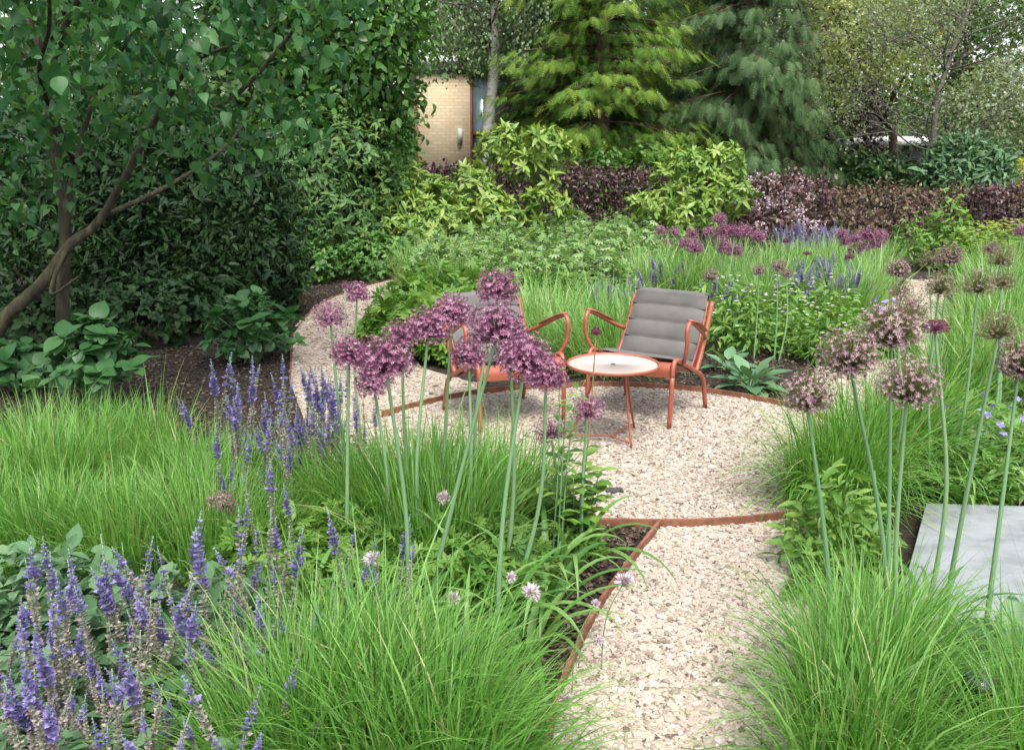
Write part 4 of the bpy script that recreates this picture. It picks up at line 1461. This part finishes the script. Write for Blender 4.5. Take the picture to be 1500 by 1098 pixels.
GER = [mound_mesh(.46, .5, 900, .075, PALM, 'geran', s, 'palepink', 60, .016) for s in (1, 2, 3)]
for o in GER:
    o.name = "geranium_clump"
drift("geranium_clump", GER, [(620, 400), (655, 388), (700, 392), (740, 380), (790, 385), (840, 378), (890, 385), (940, 380), (985, 390), (680, 412), (730, 410), (780, 412), (835, 405), (885, 410), (930, 405),
                              (650, 430), (710, 436), (770, 440), (830, 436), (880, 432)], "geranium", "flowering geranium clumps in the middle bed",
      "leafy geranium clump with tiny pink flowers, # from left across the middle bed", 1.0)
drift("geranium_clump", GER, [(690, 368), (760, 364), (830, 362), (900, 364), (960, 366), (640, 372)], "geranium", "flowering geranium clumps below the hedge", "pale flowering geranium clump, # from left at the hedge's foot", 1.1)
DK = [mound_mesh(.42, .46, 800, .085, PALM, 'herb', s) for s in (11, 12)]
for i, (x, y, s, lab) in enumerate(((600, 500, 1.0, "dark green leafy clump bordering the side path near the left chair"), (640, 520, 1.0, "dark green leafy clump directly behind the left chair"), (630, 475, 1.0, "bright green clump above the side path's bend"),
                                    (700, 500, .9, "leafy green clump behind the left chair's backrest"), (760, 470, .95, "palmate leaved clump above the left chair"), (690, 455, .9, "fresh green clump between geraniums and left chair"),
                                    (815, 480, .95, "pale palmate clump between the two chair backs"))):
    place_mesh("leafy_clump", DK, G(x, y), lab, "perennial", "leafy green clumps behind the left chair", s)
WH = [mound_mesh(.3, .42, 420, .085, LANCE, 'herb', s, 'whitepetal', 16, .02) for s in (21, 22)]
for i, (x, y, lab) in enumerate(((1085, 515, "lance leaved clump just right of the grey chair"), (1130, 500, "lance leaved clump behind the broad leaved plant"), (1180, 520, "lance leaved clump with white flowers near the far path"),
                                 (1225, 530, "lance leaved clump closest to the far path's gravel"), (1160, 480, "white flowering clump under the violet salvia drift"), (1210, 490, "white flowering clump left of the far path"), (1060, 490, "lance leaved clump behind the grey chair's armrest"))):
    place_mesh("white_flowering_clump", WH, G(x, y), lab, "perennial", "lance leaved clumps behind the grey chair", 1.0)
LM = [mound_mesh(.4, .5, 500, .085, LANCE, 'herb', s, 'lime', 130, .03) for s in (31, 32)]
drift("lime_flowering_clump", LM, [(1410, 398), (1450, 394), (1490, 398), (1520, 404), (1470, 384), (1430, 382)], "euphorbia", "lime flowered clumps before the purple hedge", "lime flowered leafy clump, # from left before the dark hedge end", 1.05)
TALL = [mound_mesh(.34, 1.0, 600, .13, LANCE, 'herb', s) for s in (41,)]
place_mesh("tall_perennial", TALL, G(1385, 392), "tall fresh green leafy perennial before the narrow bronze hedge", "perennial", None, 1.0)
place_mesh("tall_perennial", TALL, G(1328, 395), "slim pale green perennial below the thin bronze hedge", "perennial", None, .7)
HB = [mound_mesh(.2, .34, 330, .075, LANCE, 'herb', s, up=.5) for s in (51, 52)]
for x, y, s, lab in ((1215, 825, 1, "fresh lance leaved herb between path gravel and stone slab"), (1235, 850, .7, "bright green herb touching the stone slab's edge"), (1200, 880, .6, "small lance leaved herb spilling onto the path gravel"), (1228, 795, .8, "yellow green herb just below the mounded grass")):
    place_mesh("leafy_herb", HB, G(x, y), lab, "herb", "fresh green herbs beside the path", s)
SG = [mound_mesh(.26, .3, 420, .075, OVAL, 'sage', s) for s in (61, 62)]
GC = [mound_mesh(.24, .24, 620, .048, PALM, 'herb', s) for s in (71, 72)]
for k, (x, y) in enumerate(sorted([(520, 830), (470, 850), (590, 870), (680, 860), (735, 840), (640, 920), (430, 900), (540, 910), (380, 850), (705, 900), (800, 800)])):
    place_mesh("leafy_groundcover", GC, G(x, y), "low pale green leafy clump, " + ORD[k] + " from left at the alliums' feet", "perennial", "leafy clumps at the alliums' feet", .95)
for k, (x, y) in enumerate(sorted([(1400, 720), (1450, 700), (1500, 700), (1430, 660), (1490, 660)])):
    place_mesh("leafy_groundcover", GC, G(x, y), "low leafy clump, " + ORD[k] + " from left behind the stone slab", "perennial", "leafy clumps behind the stone slab", 1.0)

# hosta like broad plants
def rosette(name, label, pos, n, size, mat, tpl=OVAL, cat="plant", up=.7):
    t = thing(name, label, cat, pos)
    a = np.arange(n) * 2.4 + RNG.normal(0, .2, n)
    el = np.linspace(.15, 1.2, n)
    d = np.c_[np.cos(a) * np.cos(el), np.sin(a) * np.cos(el), np.sin(el)]
    s = size * RNG.uniform(.7, 1.1, n)
    m = MB()
    st = d * (size * .55)[..., None] if np.ndim(size) else d * size * .55
    for q in st:
        m.tube(smooth_path([(0, 0, 0), q * .5 + [0, 0, .02], q], 4), .004, 5)
    m.build("stem", M['stem'], t)
    m = MB()
    d2 = d + np.array([0, 0, -.35])
    m.leaves(tpl, st, d2, np.array([0, 0, 1.0]) - d * .2, s, RNG.random(n), 0, 1.15)
    m.build("foliage", M[mat], t)
    return t


rosette("broad_leaved_plant", "broad blue green leaved plant under the grey chair's armrest", G(1098, 572), 22, .2, 'hosta')
rosette("broad_leaved_plant", "smaller broad leaved plant close to the grey chair's rear leg", G(1065, 545), 14, .16, 'hosta')
rosette("broad_leaved_plant", "large leaf plant cut off by the picture's bottom corner", G(1500, 1130), 14, .17, 'hydr')
rosette("broad_leaved_plant", "broad green leaved plant at the near edge of the stone slab", G(1480, 990), 12, .16, 'hydr')


# strap leaved allium foliage
def strap_mesh(n, L, w, seed):
    rng = np.random.default_rng(seed)
    a = np.arange(n) * 2.4 + rng.normal(0, .3, n)
    base = np.c_[np.cos(a), np.sin(a), np.zeros(n)] * .03
    m = MB()
    m.blades(base, a, rng.uniform(.15, .6, n), rng.uniform(1.3, 2.6, n), L * rng.uniform(.7, 1.2, n), w * rng.uniform(.7, 1.2, n), 9, rng.random(n), twist=np.zeros(n), fold=.5)
    return m.mesh("strap_leaves", M['strap'])


ST = [strap_mesh(11, .42, .026, s) for s in (1, 2, 3)]
for k, (x, y) in enumerate(sorted([(590, 880), (650, 870), (700, 895), (745, 870), (800, 850), (835, 835), (800, 900), (735, 930), (560, 910), (690, 945), (640, 820), (610, 930), (520, 880), (770, 965), (700, 840), (500, 985), (600, 1000), (680, 1010), (450, 940)])):
    place_mesh("strap_leaved_clump", ST, G(x, y), "arching strap leaves, " + ORD[k] + " clump from left beside the path's edging", "allium leaves", "strap leaf clumps at the alliums' feet", 1.0)
for k, (x, y) in enumerate(sorted([(1410, 745), (1450, 725), (1400, 690), (1490, 735), (1360, 935), (1310, 930)])):
    place_mesh("strap_leaved_clump", ST, G(x, y), "arching strap leaves, " + ORD[k] + " clump from left around the stone slab", "allium leaves", "strap leaf clumps round the stone slab", .95)


# ------------------------------------------------------------------ salvia
def spike_mesh(h, fl0, seed, mat, r=.0185, spent=True):
    """flowers on the upper part (from fl0 of the height), spent calyces below"""
    rng = np.random.default_rng(seed)
    m = MB()
    bend = rng.normal(0, .06, 2) * h
    pts = smooth_path([(0, 0, 0), (bend[0] * .3, bend[1] * .3, h * .5), (bend[0], bend[1], h)], 10)
    m.tube(pts, np.linspace(.003, .0015, 10), 5, .4, 0)
    z = h * .38
    while z < h:
        f = z / h
        c = np.array([np.interp(z, pts[:, 2], pts[:, 0]), np.interp(z, pts[:, 2], pts[:, 1]), z])
        isf = f > fl0 + rng.normal(0, .03)
        rr = r * (1.0 if f < .8 else max(.25, (1.03 - f) / .23))
        k = 9 if isf else 9
        a = rng.uniform(0, 6.28) + np.arange(k) * 6.283 / k + rng.normal(0, .2, k)
        d = np.c_[np.cos(a), np.sin(a), rng.uniform(.2, .9, k)]
        if isf:
            m.leaves(DIA, np.repeat(c[None], k, 0), d, np.array([0, 0, 1.0]) + rng.normal(0, .4, (k, 3)), rr * rng.uniform(.9, 1.5, k), rng.random(k), 1, 1.25)
        elif spent:
            m.leaves(DIA, np.repeat(c[None], k, 0), d, np.array([0, 0, 1.0]) + rng.normal(0, .4, (k, 3)), rr * rng.uniform(.4, .95, k), rng.random(k), 2, 1.0)
        z += .0095 + .006 * rng.random()
    # a pair or two of leaves low on the stem
    for zz in (.12, .24, .33):
        a = rng.uniform(0, 6.28)
        for s in (0, math.pi):
            d = np.array([[math.cos(a + s), math.sin(a + s), .2]])
            m.leaves(OVAL, np.array([[0, 0, h * zz]]), d, np.array([[0, 0, 1.0]]), .042 * rng.uniform(.7, 1.2), .4, 3)
    return m.mesh("flower_spike", [M['stem'], M[mat], M['spent'], M['sage']])


SPK = [spike_mesh(.50, f, 100 + i, 'violet') for i, f in enumerate((.72, .80, .86, .70, .94, .76, .84, 1.2))]
SPK2 = [spike_mesh(.60, f, 120 + i, 'violet', .019) for i, f in enumerate((.74, .82, .90, .78))]
SPK3 = [spike_mesh(.5, f, 140 + i, 'catmint', .026) for i, f in enumerate((.42, .5, .45))]
SAGE = mound_mesh(.32, .27, 620, .046, OVAL, 'sage', 91)
SAGE.name = "foliage"


def salvia(label, pos, r, n, spk, seed, hs=1.0, lean=.25, group="violet salvia plants", fol=1.0):
    rng = np.random.default_rng(seed)
    t = thing("salvia_plant", label, "salvia", pos, 0, group)
    o = bpy.data.objects.new("foliage", SAGE)
    C.objects.link(o)
    o.parent = t
    o.scale = (r / .32 * 1.05, r / .32 * 1.05, hs * fol)
    for k in range(n):
        o = bpy.data.objects.new("flower_spike", spk[rng.integers(len(spk))])
        C.objects.link(o)
        o.parent = t
        a, q = rng.uniform(0, 6.28), math.sqrt(rng.random())
        o.location = (math.cos(a) * q * r * .75, math.sin(a) * q * r * .75, 0)
        o.rotation_euler = (-math.sin(a) * q * lean * rng.uniform(.4, 1.3), math.cos(a) * q * lean * rng.uniform(.4, 1.3), rng.uniform(0, 6.28))
        s = hs * rng.uniform(.62, 1.12)
        o.scale = (s, s, s)
    return t


salvia("violet salvia with many fading spikes in the near bottom corner", G(130, 1075), .4, 44, SPK, 1, 1.0, .42)
salvia("violet salvia with fading spikes beside the front grass tufts", G(315, 1060), .42, 46, SPK, 2, 1.0, .42)
salvia("violet salvia nearest the bottom edge of the picture", G(60, 1190), .34, 34, SPK, 3, .9, .4)
salvia("violet salvia at the bottom between near corner and grass", G(270, 1200), .4, 38, SPK, 4, .9, .4)
salvia("tall violet salvia overlapping the side path's near end", G(500, 715), .28, 24, SPK2, 16, .95)
salvia("violet salvia between tall salvia and the shaded grass", G(395, 790), .26, 18, SPK2, 17, .8)
salvia("small violet salvia growing through the front grass tufts", G(545, 960), .16, 10, SPK, 5, .95, .15, fol=.6)
salvia("tall violet salvia with spikes in front of the side path gravel", G(430, 745), .32, 32, SPK2, 6, 1.02)
salvia("tall slim violet salvia before the hydrangea behind", G(345, 720), .22, 16, SPK2, 7, 1.0)
salvia("violet salvia whose spikes mingle with the leftmost tall alliums", G(480, 760), .28, 22, SPK2, 8, .85)
salvia("slender violet salvia rising from grass above the near corner", G(400, 880), .14, 7, SPK2, 9, .75, .1, fol=.5)
for x, y, n, s, lab in ((1175, 468, 20, .95, "mauve blue salvia drift's left plant beyond the grey chair"), (1215, 468, 22, 1.0, "mauve blue salvia drift's middle plant beyond the grey chair"), (1245, 460, 18, .95, "mauve blue salvia drift's right plant near the far path"),
                        (895, 490, 14, .95, "pale mauve salvia left of the grey chair's back"), (930, 488, 14, .95, "pale mauve salvia touching the grey chair's top corner"), (1055, 482, 12, .9, "pale mauve salvia just right of the grey chair's back"),
                        (1140, 478, 12, .9, "pale mauve salvia above the white flowering clump"), (1200, 393, 22, 1.1, "far mauve salvia under the pale flowering shrub"), (1225, 390, 20, 1.1, "far mauve salvia beside the distant purple alliums"), (1170, 398, 14, .9, "far mauve salvia left of the distant purple alliums"),
                        (975, 440, 10, .9, "small mauve salvia in pale grass behind the grey chair"), (1150, 446, 18, .95, "mauve blue salvia at the left rear of the drift beyond the grey chair"), (1195, 442, 22, 1.0, "mauve blue salvia in the middle rear of the drift beyond the grey chair"), (1232, 438, 20, 1.0, "mauve blue salvia at the right rear of the drift beyond the grey chair"), (1160, 380, 16, 1.05, "far mauve salvia just below the pale flowering shrub")):
    salvia(lab, G(x, y), .28, n, SPK3, int(x + y), s, .2, "mauve salvias in the middle bed", fol=.7)
# grey sage leaves round the near salvia
for x, y, s, lab in ((30, 930, 1.0, "grey green leaf clump at the near picture edge behind the salvia"), (110, 945, 1.0, "grey green leaf clump behind the near corner salvia"), (200, 960, .9, "grey green leaf clump between salvia and shaded grass"), (330, 960, .8, "grey green leaf clump behind the salvia beside the front grass")):
    place_mesh("grey_leaved_plant", SG, G(x, y), lab, "sage", "grey leaved plants behind the near salvia", s)


# ------------------------------------------------------------------ alliums
def head_mesh(n, zlow, fmat, pmat, seed, flo=.2, spread=.18, c0=.35, pw=.011):
    """globe of radius 1 centred c0 above its stalk: pedicels from the stalk's top, a narrow six petalled floret on each"""
    rng = np.random.default_rng(seed)
    i = np.arange(n) + .5
    s0 = max(-1, zlow - c0)
    zz = s0 + (1 - s0) * i / n
    a = i * 2.39996 + rng.normal(0, .15, n)
    rr = np.sqrt(1 - np.minimum(1, zz * zz))
    S = unit(np.c_[np.cos(a) * rr, np.sin(a) * rr, zz] + rng.normal(0, .07, (n, 3)))
    P = (S + [0, 0, c0]) * rng.uniform(1 - spread * 1.6, 1.03, n)[:, None]
    d = unit(P)
    m = MB()
    u = unit(np.cross(d, randdir(n, rng)))
    w = np.cross(d, u)
    b0 = [u * pw, (-.5 * u + .87 * w) * pw, (-.5 * u - .87 * w) * pw]
    V = np.stack([x for x in b0] + [P + x * .8 for x in b0], 1)
    f = []
    for j in range(3):
        k = (j + 1) % 3
        f.append([j, k, 3 + k, 3 + j])
    f = (np.array(f)[None] + (np.arange(n) * 6)[:, None, None]).reshape(-1, 4)
    m.add(V.reshape(-1, 3), [f], np.repeat(rng.random(n), 6), 1)
    ct = np.clip(rng.normal(.5, .26, n), 0, 1)
    op = rng.uniform(.3, 1.7, n)
    for j in range(6):
        aa = j * math.pi / 3 + a
        dd = u * np.cos(aa)[:, None] + w * np.sin(aa)[:, None] + d * op[:, None]
        m.leaves(DIAN, P, dd, d, flo * rng.uniform(.7, 1.2, n), np.clip(ct + rng.normal(0, .1, n), 0, 1), 0, .8)
    m.add(ICO_V * .05, [ICO_F], .3, 1)
    return m.mesh("flower_head", [M[fmat], M[pmat]])


HP = [head_mesh(330, -.22, 'allium', 'pedpurple', s, .16, .26, .36) for s in (1, 2, 3)]
HQ = [head_mesh(170, -.2, 'allium', 'pedpurple', s, .17, .3, .36) for s in (4, 5)]
HFD = [head_mesh(330, -.05, 'alliumfade', 'pedgreen', s, .13, .3, .62, .013) for s in (6, 7)]
HS = [head_mesh(170, -.12, 'alliumseed', 'pedgreen', s, .13, .3, .5, .014) for s in (8, 9)]
HD = [head_mesh(240, 0, 'maroon', 'pedpurple', 10, .2, .1, .45)]
KIND = {'p': HP, 'q': HQ, 'f': HFD, 's': HS, 'd': HD}
ac = [0]


def allium(px, py, w, kind, label, group, Y=None, bx=None, stem='stem', real=.15, flat=.96, name="allium", leaves=False):
    """head centred at a photograph pixel, w pixels wide; foot under it"""
    i = ac[0]
    ac[0] += 1
    ang = PITCH + math.atan((py - 549) / F)
    if Y is None:
        Y = .6 * (real * F / w) + .4 * ((CAM_H - .92) / math.tan(ang) if ang > .03 else real * F / w)
    off = w * {'p': .18, 'q': .18, 'f': .32, 's': .25, 'd': .2}[kind]
    p = D(px, py + off, Y)
    if inside(p[None, :2], SLABP)[0]:
        Y = 2.58 if Y < 3.15 else 3.86
        p = D(px, py + off, Y)
    dist = np.linalg.norm(p - np.array([0, 0, CAM_H]))
    R = w / 2 / F * (Y / (CP + 0.0)) * .98
    R = w / 2 * np.dot(p - [0, 0, CAM_H], [0, CP, -SP]) / F
    if bx is None:
        base = np.array([p[0] + RNG.normal(0, .03), p[1] + RNG.normal(0, .05), 0])
    else:
        base = np.array([(bx - 750) / F * (Y + .1), Y + RNG.normal(0, .04), 0])
    if inside(base[None, :2], SLABP)[0]:
        base[1] = 2.58 if Y < 3.15 else 3.86
    t = thing(name, label, "allium", base, 0, group)
    top = p - base
    m = MB()
    mid = top * .5 + np.array([RNG.normal(0, .022), RNG.normal(0, .022), 0])
    rs = .0075 if w > 30 else (.006 if w > 16 else .0035)
    m.tube(smooth_path([(0, 0, 0), mid, top], 14), np.linspace(rs * 1.25, rs * .6, 14), 8, .3 + .5 * RNG.random())
    m.build("stem", M[stem], t)
    hd = bpy.data.objects.new("flower_head", KIND[kind][i % len(KIND[kind])])
    C.objects.link(hd)
    hd.parent = t
    hd.location = tuple(top)
    hd.scale = (R, R, R * flat)
    tz = unit(top - mid)
    hd.rotation_euler = (RNG.normal(0, .12) - tz[1] * .5, RNG.normal(0, .12) + tz[0] * .5, RNG.uniform(0, 6.28))
    return t


g = "tall purple alliums before the left chair"
for a in [
    (484, 463, 52, 'q', "open purple allium, leftmost tall one against the side path gravel", 500), (523, 430, 38, 'p', "compact dark purple allium high against the side path gravel", 520),
    (511, 517, 60, 'p', "round purple allium left of the largest overlapping pair", 497), (566, 528, 84, 'p', "largest dense purple allium at the cluster's left", 585),
    (548, 556, 56, 'p', "purple allium peeping out beneath the largest left head", 552), (588, 490, 58, 'q', "loose purple allium tucked behind the largest left head", 600),
    (627, 480, 66, 'p', "purple allium just left of the left chair's backrest", 610), (662, 458, 64, 'p', "bright purple allium overlapping the left chair's pad edge", 640),
    (730, 421, 64, 'p', "topmost purple allium rising above the left chair's backrest", 700), (727, 480, 84, 'p', "large purple allium in front of the left chair's pad", 610),
    (687, 519, 56, 'p', "purple allium before the left chair's seat corner", 680), (748, 512, 70, 'q', "hazy purple allium behind the central overlapping heads", 735),
    (768, 524, 82, 'p', "broad purple allium covering the left chair's seat", 725), (800, 548, 66, 'p', "purple allium, lowest right of the dense cluster, before chair leg", 748),
    (860, 600, 50, 'q', "small loose purple allium below the round table", 856), (808, 633, 48, 'q', "sparse spiky purple allium lowest above the gravel", 806),
]:
    allium(*a[:5], g, bx=a[5])
allium(873, 487, 15, 'd', "tiny maroon drumstick allium on tan stem before the round table", None, Y=3.35, bx=846, stem='tanstem', name="drumstick_allium")
allium(326, 733, 50, 'q', "dark wilted allium head sunk low in the shaded grass", None, Y=3.15, bx=340, flat=.7)
allium(505, 419, 9, 'p', "closed allium bud beside the compact dark allium", None, Y=3.4, bx=493, flat=1.3)
# extra bare stems belong to heads hidden behind others
g = "fading alliums at the right of the terrace"
for a in [
    (1183, 572, 78, 'f', "fading dusky allium over the end of the rear edging", 1262), (1246, 512, 88, 'f', "fading purple allium at the left of the big right group", 1345),
    (1306, 472, 96, 'f', "largest fading purple allium topping the right group", 1340), (1328, 556, 92, 'f', "broad fading allium lowest in the right group", 1372),
    (1492, 520, 78, 'f', "fading purple allium cut by the picture's edge", 1470), (1462, 478, 66, 's', "brown spent allium behind the edge-cut purple one", 1445),
    (1332, 452, 56, 's', "spent olive allium behind the largest fading head", 1372), (1375, 416, 54, 's', "spent olive allium standing over the far path gravel", 1385),
    (1432, 414, 54, 's', "spent olive allium right of the far path", 1425), (1466, 410, 42, 's', "small spent allium before the distant pale shrubs", 1470),
    (1313, 392, 38, 'f', "dusky allium at the far path's upper left end", 1330), (1318, 424, 36, 's', "brown spent allium at the far path's left edge", 1350),
    (1360, 379, 34, 's', "spent allium, left of the pair above the far path", 1362), (1391, 373, 40, 'f', "dusky spent allium, right of the pair above the far path", 1388),
    (1465, 376, 44, 's', "spent brown allium above the small spent one", 1460), (1450, 362, 24, 'f', "small mauve allium among the lime flowers", 1452),
]:
    allium(*a[:5], g, bx=a[5])
allium(1370, 477, 36, 'd', "dark maroon drumstick allium with flat top beside the far path", None, Y=2.9, bx=1388, flat=.6, name="drumstick_allium")
pts = sorted([(968, 338, 18), (986, 340, 18), (962, 354, 15), (979, 355, 15), (1013, 343, 20), (1003, 357, 22), (1017, 362, 26), (1024, 371, 20), (1038, 340, 20), (1053, 320, 22), (1061, 338, 24), (1076, 340, 27), (1091, 340, 26), (1062, 362, 24),
              (1075, 367, 26), (1112, 346, 22), (998, 373, 15), (1058, 352, 20)])
for k, (x, y, w) in enumerate(pts):
    allium(x, y, w, 'p', "round purple allium, " + ORD[k] + " from left in the far drift above the grey chair", "far purple alliums above the grey chair", Y=.17 * F / max(w, 19))
for x, y, w, kd, lab in ((1041, 402, 25, 'f', "dusky allium just above the grey chair's right top corner"), (1112, 394, 22, 'f', "brownish allium alone in pale grass right of the grey chair"), (1139, 388, 24, 'f', "dusky allium, upper of a touching pair in pale grass"), (1152, 399, 19, 'f', "dusky allium, lower of a touching pair in pale grass")):
    allium(x, y, w, kd, lab, "dusky alliums in the pale grass", Y=6.6)
pts = sorted([(1233, 343, 20), (1238, 354, 18), (1254, 350, 20), (1270, 345, 27), (1286, 348, 25), (1252, 366, 22), (1267, 361, 20), (1282, 358, 20), (1292, 344, 18)])
for k, (x, y, w) in enumerate(pts):
    allium(x, y, w, 'p', "round purple allium, " + ORD[k] + " from left in the farthest drift before the bronze hedge", "farthest purple alliums before the bronze hedge", Y=9.5)
allium(1497, 339, 22, 'p', "purple allium at the picture's edge above the lime flowers", None, Y=9)
for x, y, w, lab in ((1152, 353, 11, "dark maroon drumstick allium before the mauve far salvia"), (1182, 371, 10, "small dark drumstick allium above the violet salvia drift"), (1245, 376, 13, "dusky drumstick allium at the salvia drift's top right")):
    allium(x, y, w, 'd', lab, None, Y=8.3, flat=.7, name="drumstick_allium")


# ------------------------------------------------------------------ small flowers
def pom_mesh(seed):
    rng = np.random.default_rng(seed)
    m = MB()
    n = 130
    d = randdir(n, rng)
    d[:, 2] = np.abs(d[:, 2]) * .8 - .1
    d = unit(d)
    m.leaves(DIAN, d * .25, d + rng.normal(0, .25, (n, 3)), rng.normal(0, 1, (n, 3)), .8 * rng.uniform(.6, 1.1, n), rng.random(n), 0)
    m.add(ICO_V * .45, [ICO_F], .5, 1)
    return m.mesh("flower_head", [M['palepink'], M['pinkcore']])


POM = [pom_mesh(1), pom_mesh(2)]
for i, (x, y, r, lab) in enumerate(((650, 729, 12, "pale pink tufted flower among the tall allium stems"), (778, 868, 16, "pale pink tufted flower above the bed's bare soil"), (748, 846, 10, "small pale tufted flower left of its larger neighbour"), (915, 851, 15, "pale tufted flower leaning over the path's edging"),
                                    (830, 1026, 14, "pale tufted flower lying low on the path's near gravel"), (545, 819, 14, "cream pink tufted flower above the front grass"), (664, 876, 12, "pale pink tufted flower in the front grass"), (878, 937, 8, "tiny pale flower on the gravel beside the edging"), (872, 884, 8, "tiny pale flower against the steel edging"))):
    z = .32 if y < 900 else .12
    p = G(x, y, z)
    b = np.array([p[0] - .06, p[1] + .03, 0])
    t = thing("scabious", lab, "flower", b, 0, "pale tufted flowers")
    m = MB()
    m.tube(smooth_path([(0, 0, 0), (p - b) * .5 + [-.02, 0, .03], p - b], 8), .002, 5)
    m.build("stem", M['stem'], t)
    o = bpy.data.objects.new("flower_head", POM[i % 2])
    C.objects.link(o)
    o.parent = t
    o.location = tuple(p - b)
    R = r / F * np.linalg.norm(p - [0, 0, CAM_H])
    o.scale = (R, R, R)
    o.rotation_euler = (.5, RNG.normal(0, .3), i)


def cup_mesh(seed):
    rng = np.random.default_rng(seed)
    m = MB()
    for j in range(5):
        a = j * 1.2566
        d = np.array([[math.cos(a), math.sin(a), .4]])
        m.leaves(ROUND, np.zeros((1, 3)), d, np.array([[0, 0, 1.0]]) - d * .3, 1.0, rng.random(1), 0)
    m.add(ICO_V * .15, [ICO_F], .8, 0)
    return m.mesh("flower", M['bluepetal'])


CUP = cup_mesh(1)
b = G(1440, 690)
t = thing("blue_geranium", "violet blue flowering geranium behind the stone slab", "geranium", b)
o = bpy.data.objects.new("foliage", mound_mesh(.42, .26, 900, .07, PALM, 'geran', 77))
C.objects.link(o)
o.parent = t
m = MB()
for x, y in ((1385, 597), (1384, 622), (1367, 602), (1406, 627), (1410, 617), (1421, 623), (1437, 602), (1442, 577), (1447, 608), (1480, 598), (1482, 620), (1465, 622), (1470, 636), (1440, 634), (1497, 613), (1405, 600), (1490, 585), (1455, 595)):
    p = D(x, y, b[1] - .1 + RNG.normal(0, .12)) - b
    m.tube(smooth_path([(p[0] * .6, p[1] * .6, 0), p * [.9, .9, .6], p], 6), .0015, 4)
    o = bpy.data.objects.new("flower", CUP)
    C.objects.link(o)
    o.parent = t
    o.location = tuple(p)
    o.scale = (.022, .022, .022)
    o.rotation_euler = (RNG.uniform(.1, 1.0), RNG.normal(0, .4), RNG.uniform(0, 6))
m.build("stem", M['stem'], t)
b = G(1300, 520)
t = thing("blue_geranium", "pale violet geranium flowers behind the largest fading allium", "geranium", b)
o = bpy.data.objects.new("foliage", mound_mesh(.2, .28, 420, .06, PALM, 'geran', 78))
C.objects.link(o)
o.parent = t
for x, y in ((1283, 438), (1297, 442), (1310, 440), (1304, 448), (1290, 452), (1316, 450), (1240, 556), (1246, 562)):
    p = D(x, y, b[1] - .1) - b
    o = bpy.data.objects.new("flower", CUP)
    C.objects.link(o)
    o.parent = t
    o.location = tuple(p)
    o.scale = (.032, .032, .032)
    o.rotation_euler = (RNG.uniform(.1, 1.0), RNG.normal(0, .4), RNG.uniform(0, 6))


# leafy stems in the middle foreground
def leafy_stem(label, b, tips, size, mat, tpl):
    t = thing("leafy_perennial", label, "perennial", b)
    m, f = MB(), MB()
    for tip in tips:
        e = np.array(tip) - b
        pth = smooth_path([(RNG.normal(0, .015), RNG.normal(0, .015), 0), e * .5 + [0, 0, .03], e], 12)
        m.tube(pth, np.linspace(.004, .002, 12), 6)
        n = 15
        u = np.linspace(.25, 1, n)
        P = np.array([[np.interp(x, np.linspace(0, 1, 12), pth[:, k]) for k in range(3)] for x in u])
        a = np.arange(n) * 2.4 + RNG.uniform(0, 6)
        d = np.c_[np.cos(a), np.sin(a), np.full(n, .25)]
        f.leaves(tpl, P, d, np.tile([0, 0, 1.0], (n, 1)) - d * .2, size * RNG.uniform(.6, 1.2, n), RNG.random(n))
    m.build("stem", M['stem'], t)
    f.build("foliage", M[mat], t)


b = G(840, 815)
leafy_stem("upright leafy perennial at the terrace's front edging", b, [D(820, 665, 3.25), D(860, 655, 3.3), D(880, 690, 3.3), D(840, 700, 3.2), D(800, 715, 3.2), D(878, 720, 3.25), D(850, 740, 3.2)], .085, 'herb', OVAL)
b = G(815, 830)
leafy_stem("tall lance leaved perennial between the cluster alliums and table", b, [D(820, 545, 3.1), D(830, 580, 3.1), D(845, 570, 3.15)], .07, 'herb', LANCE)
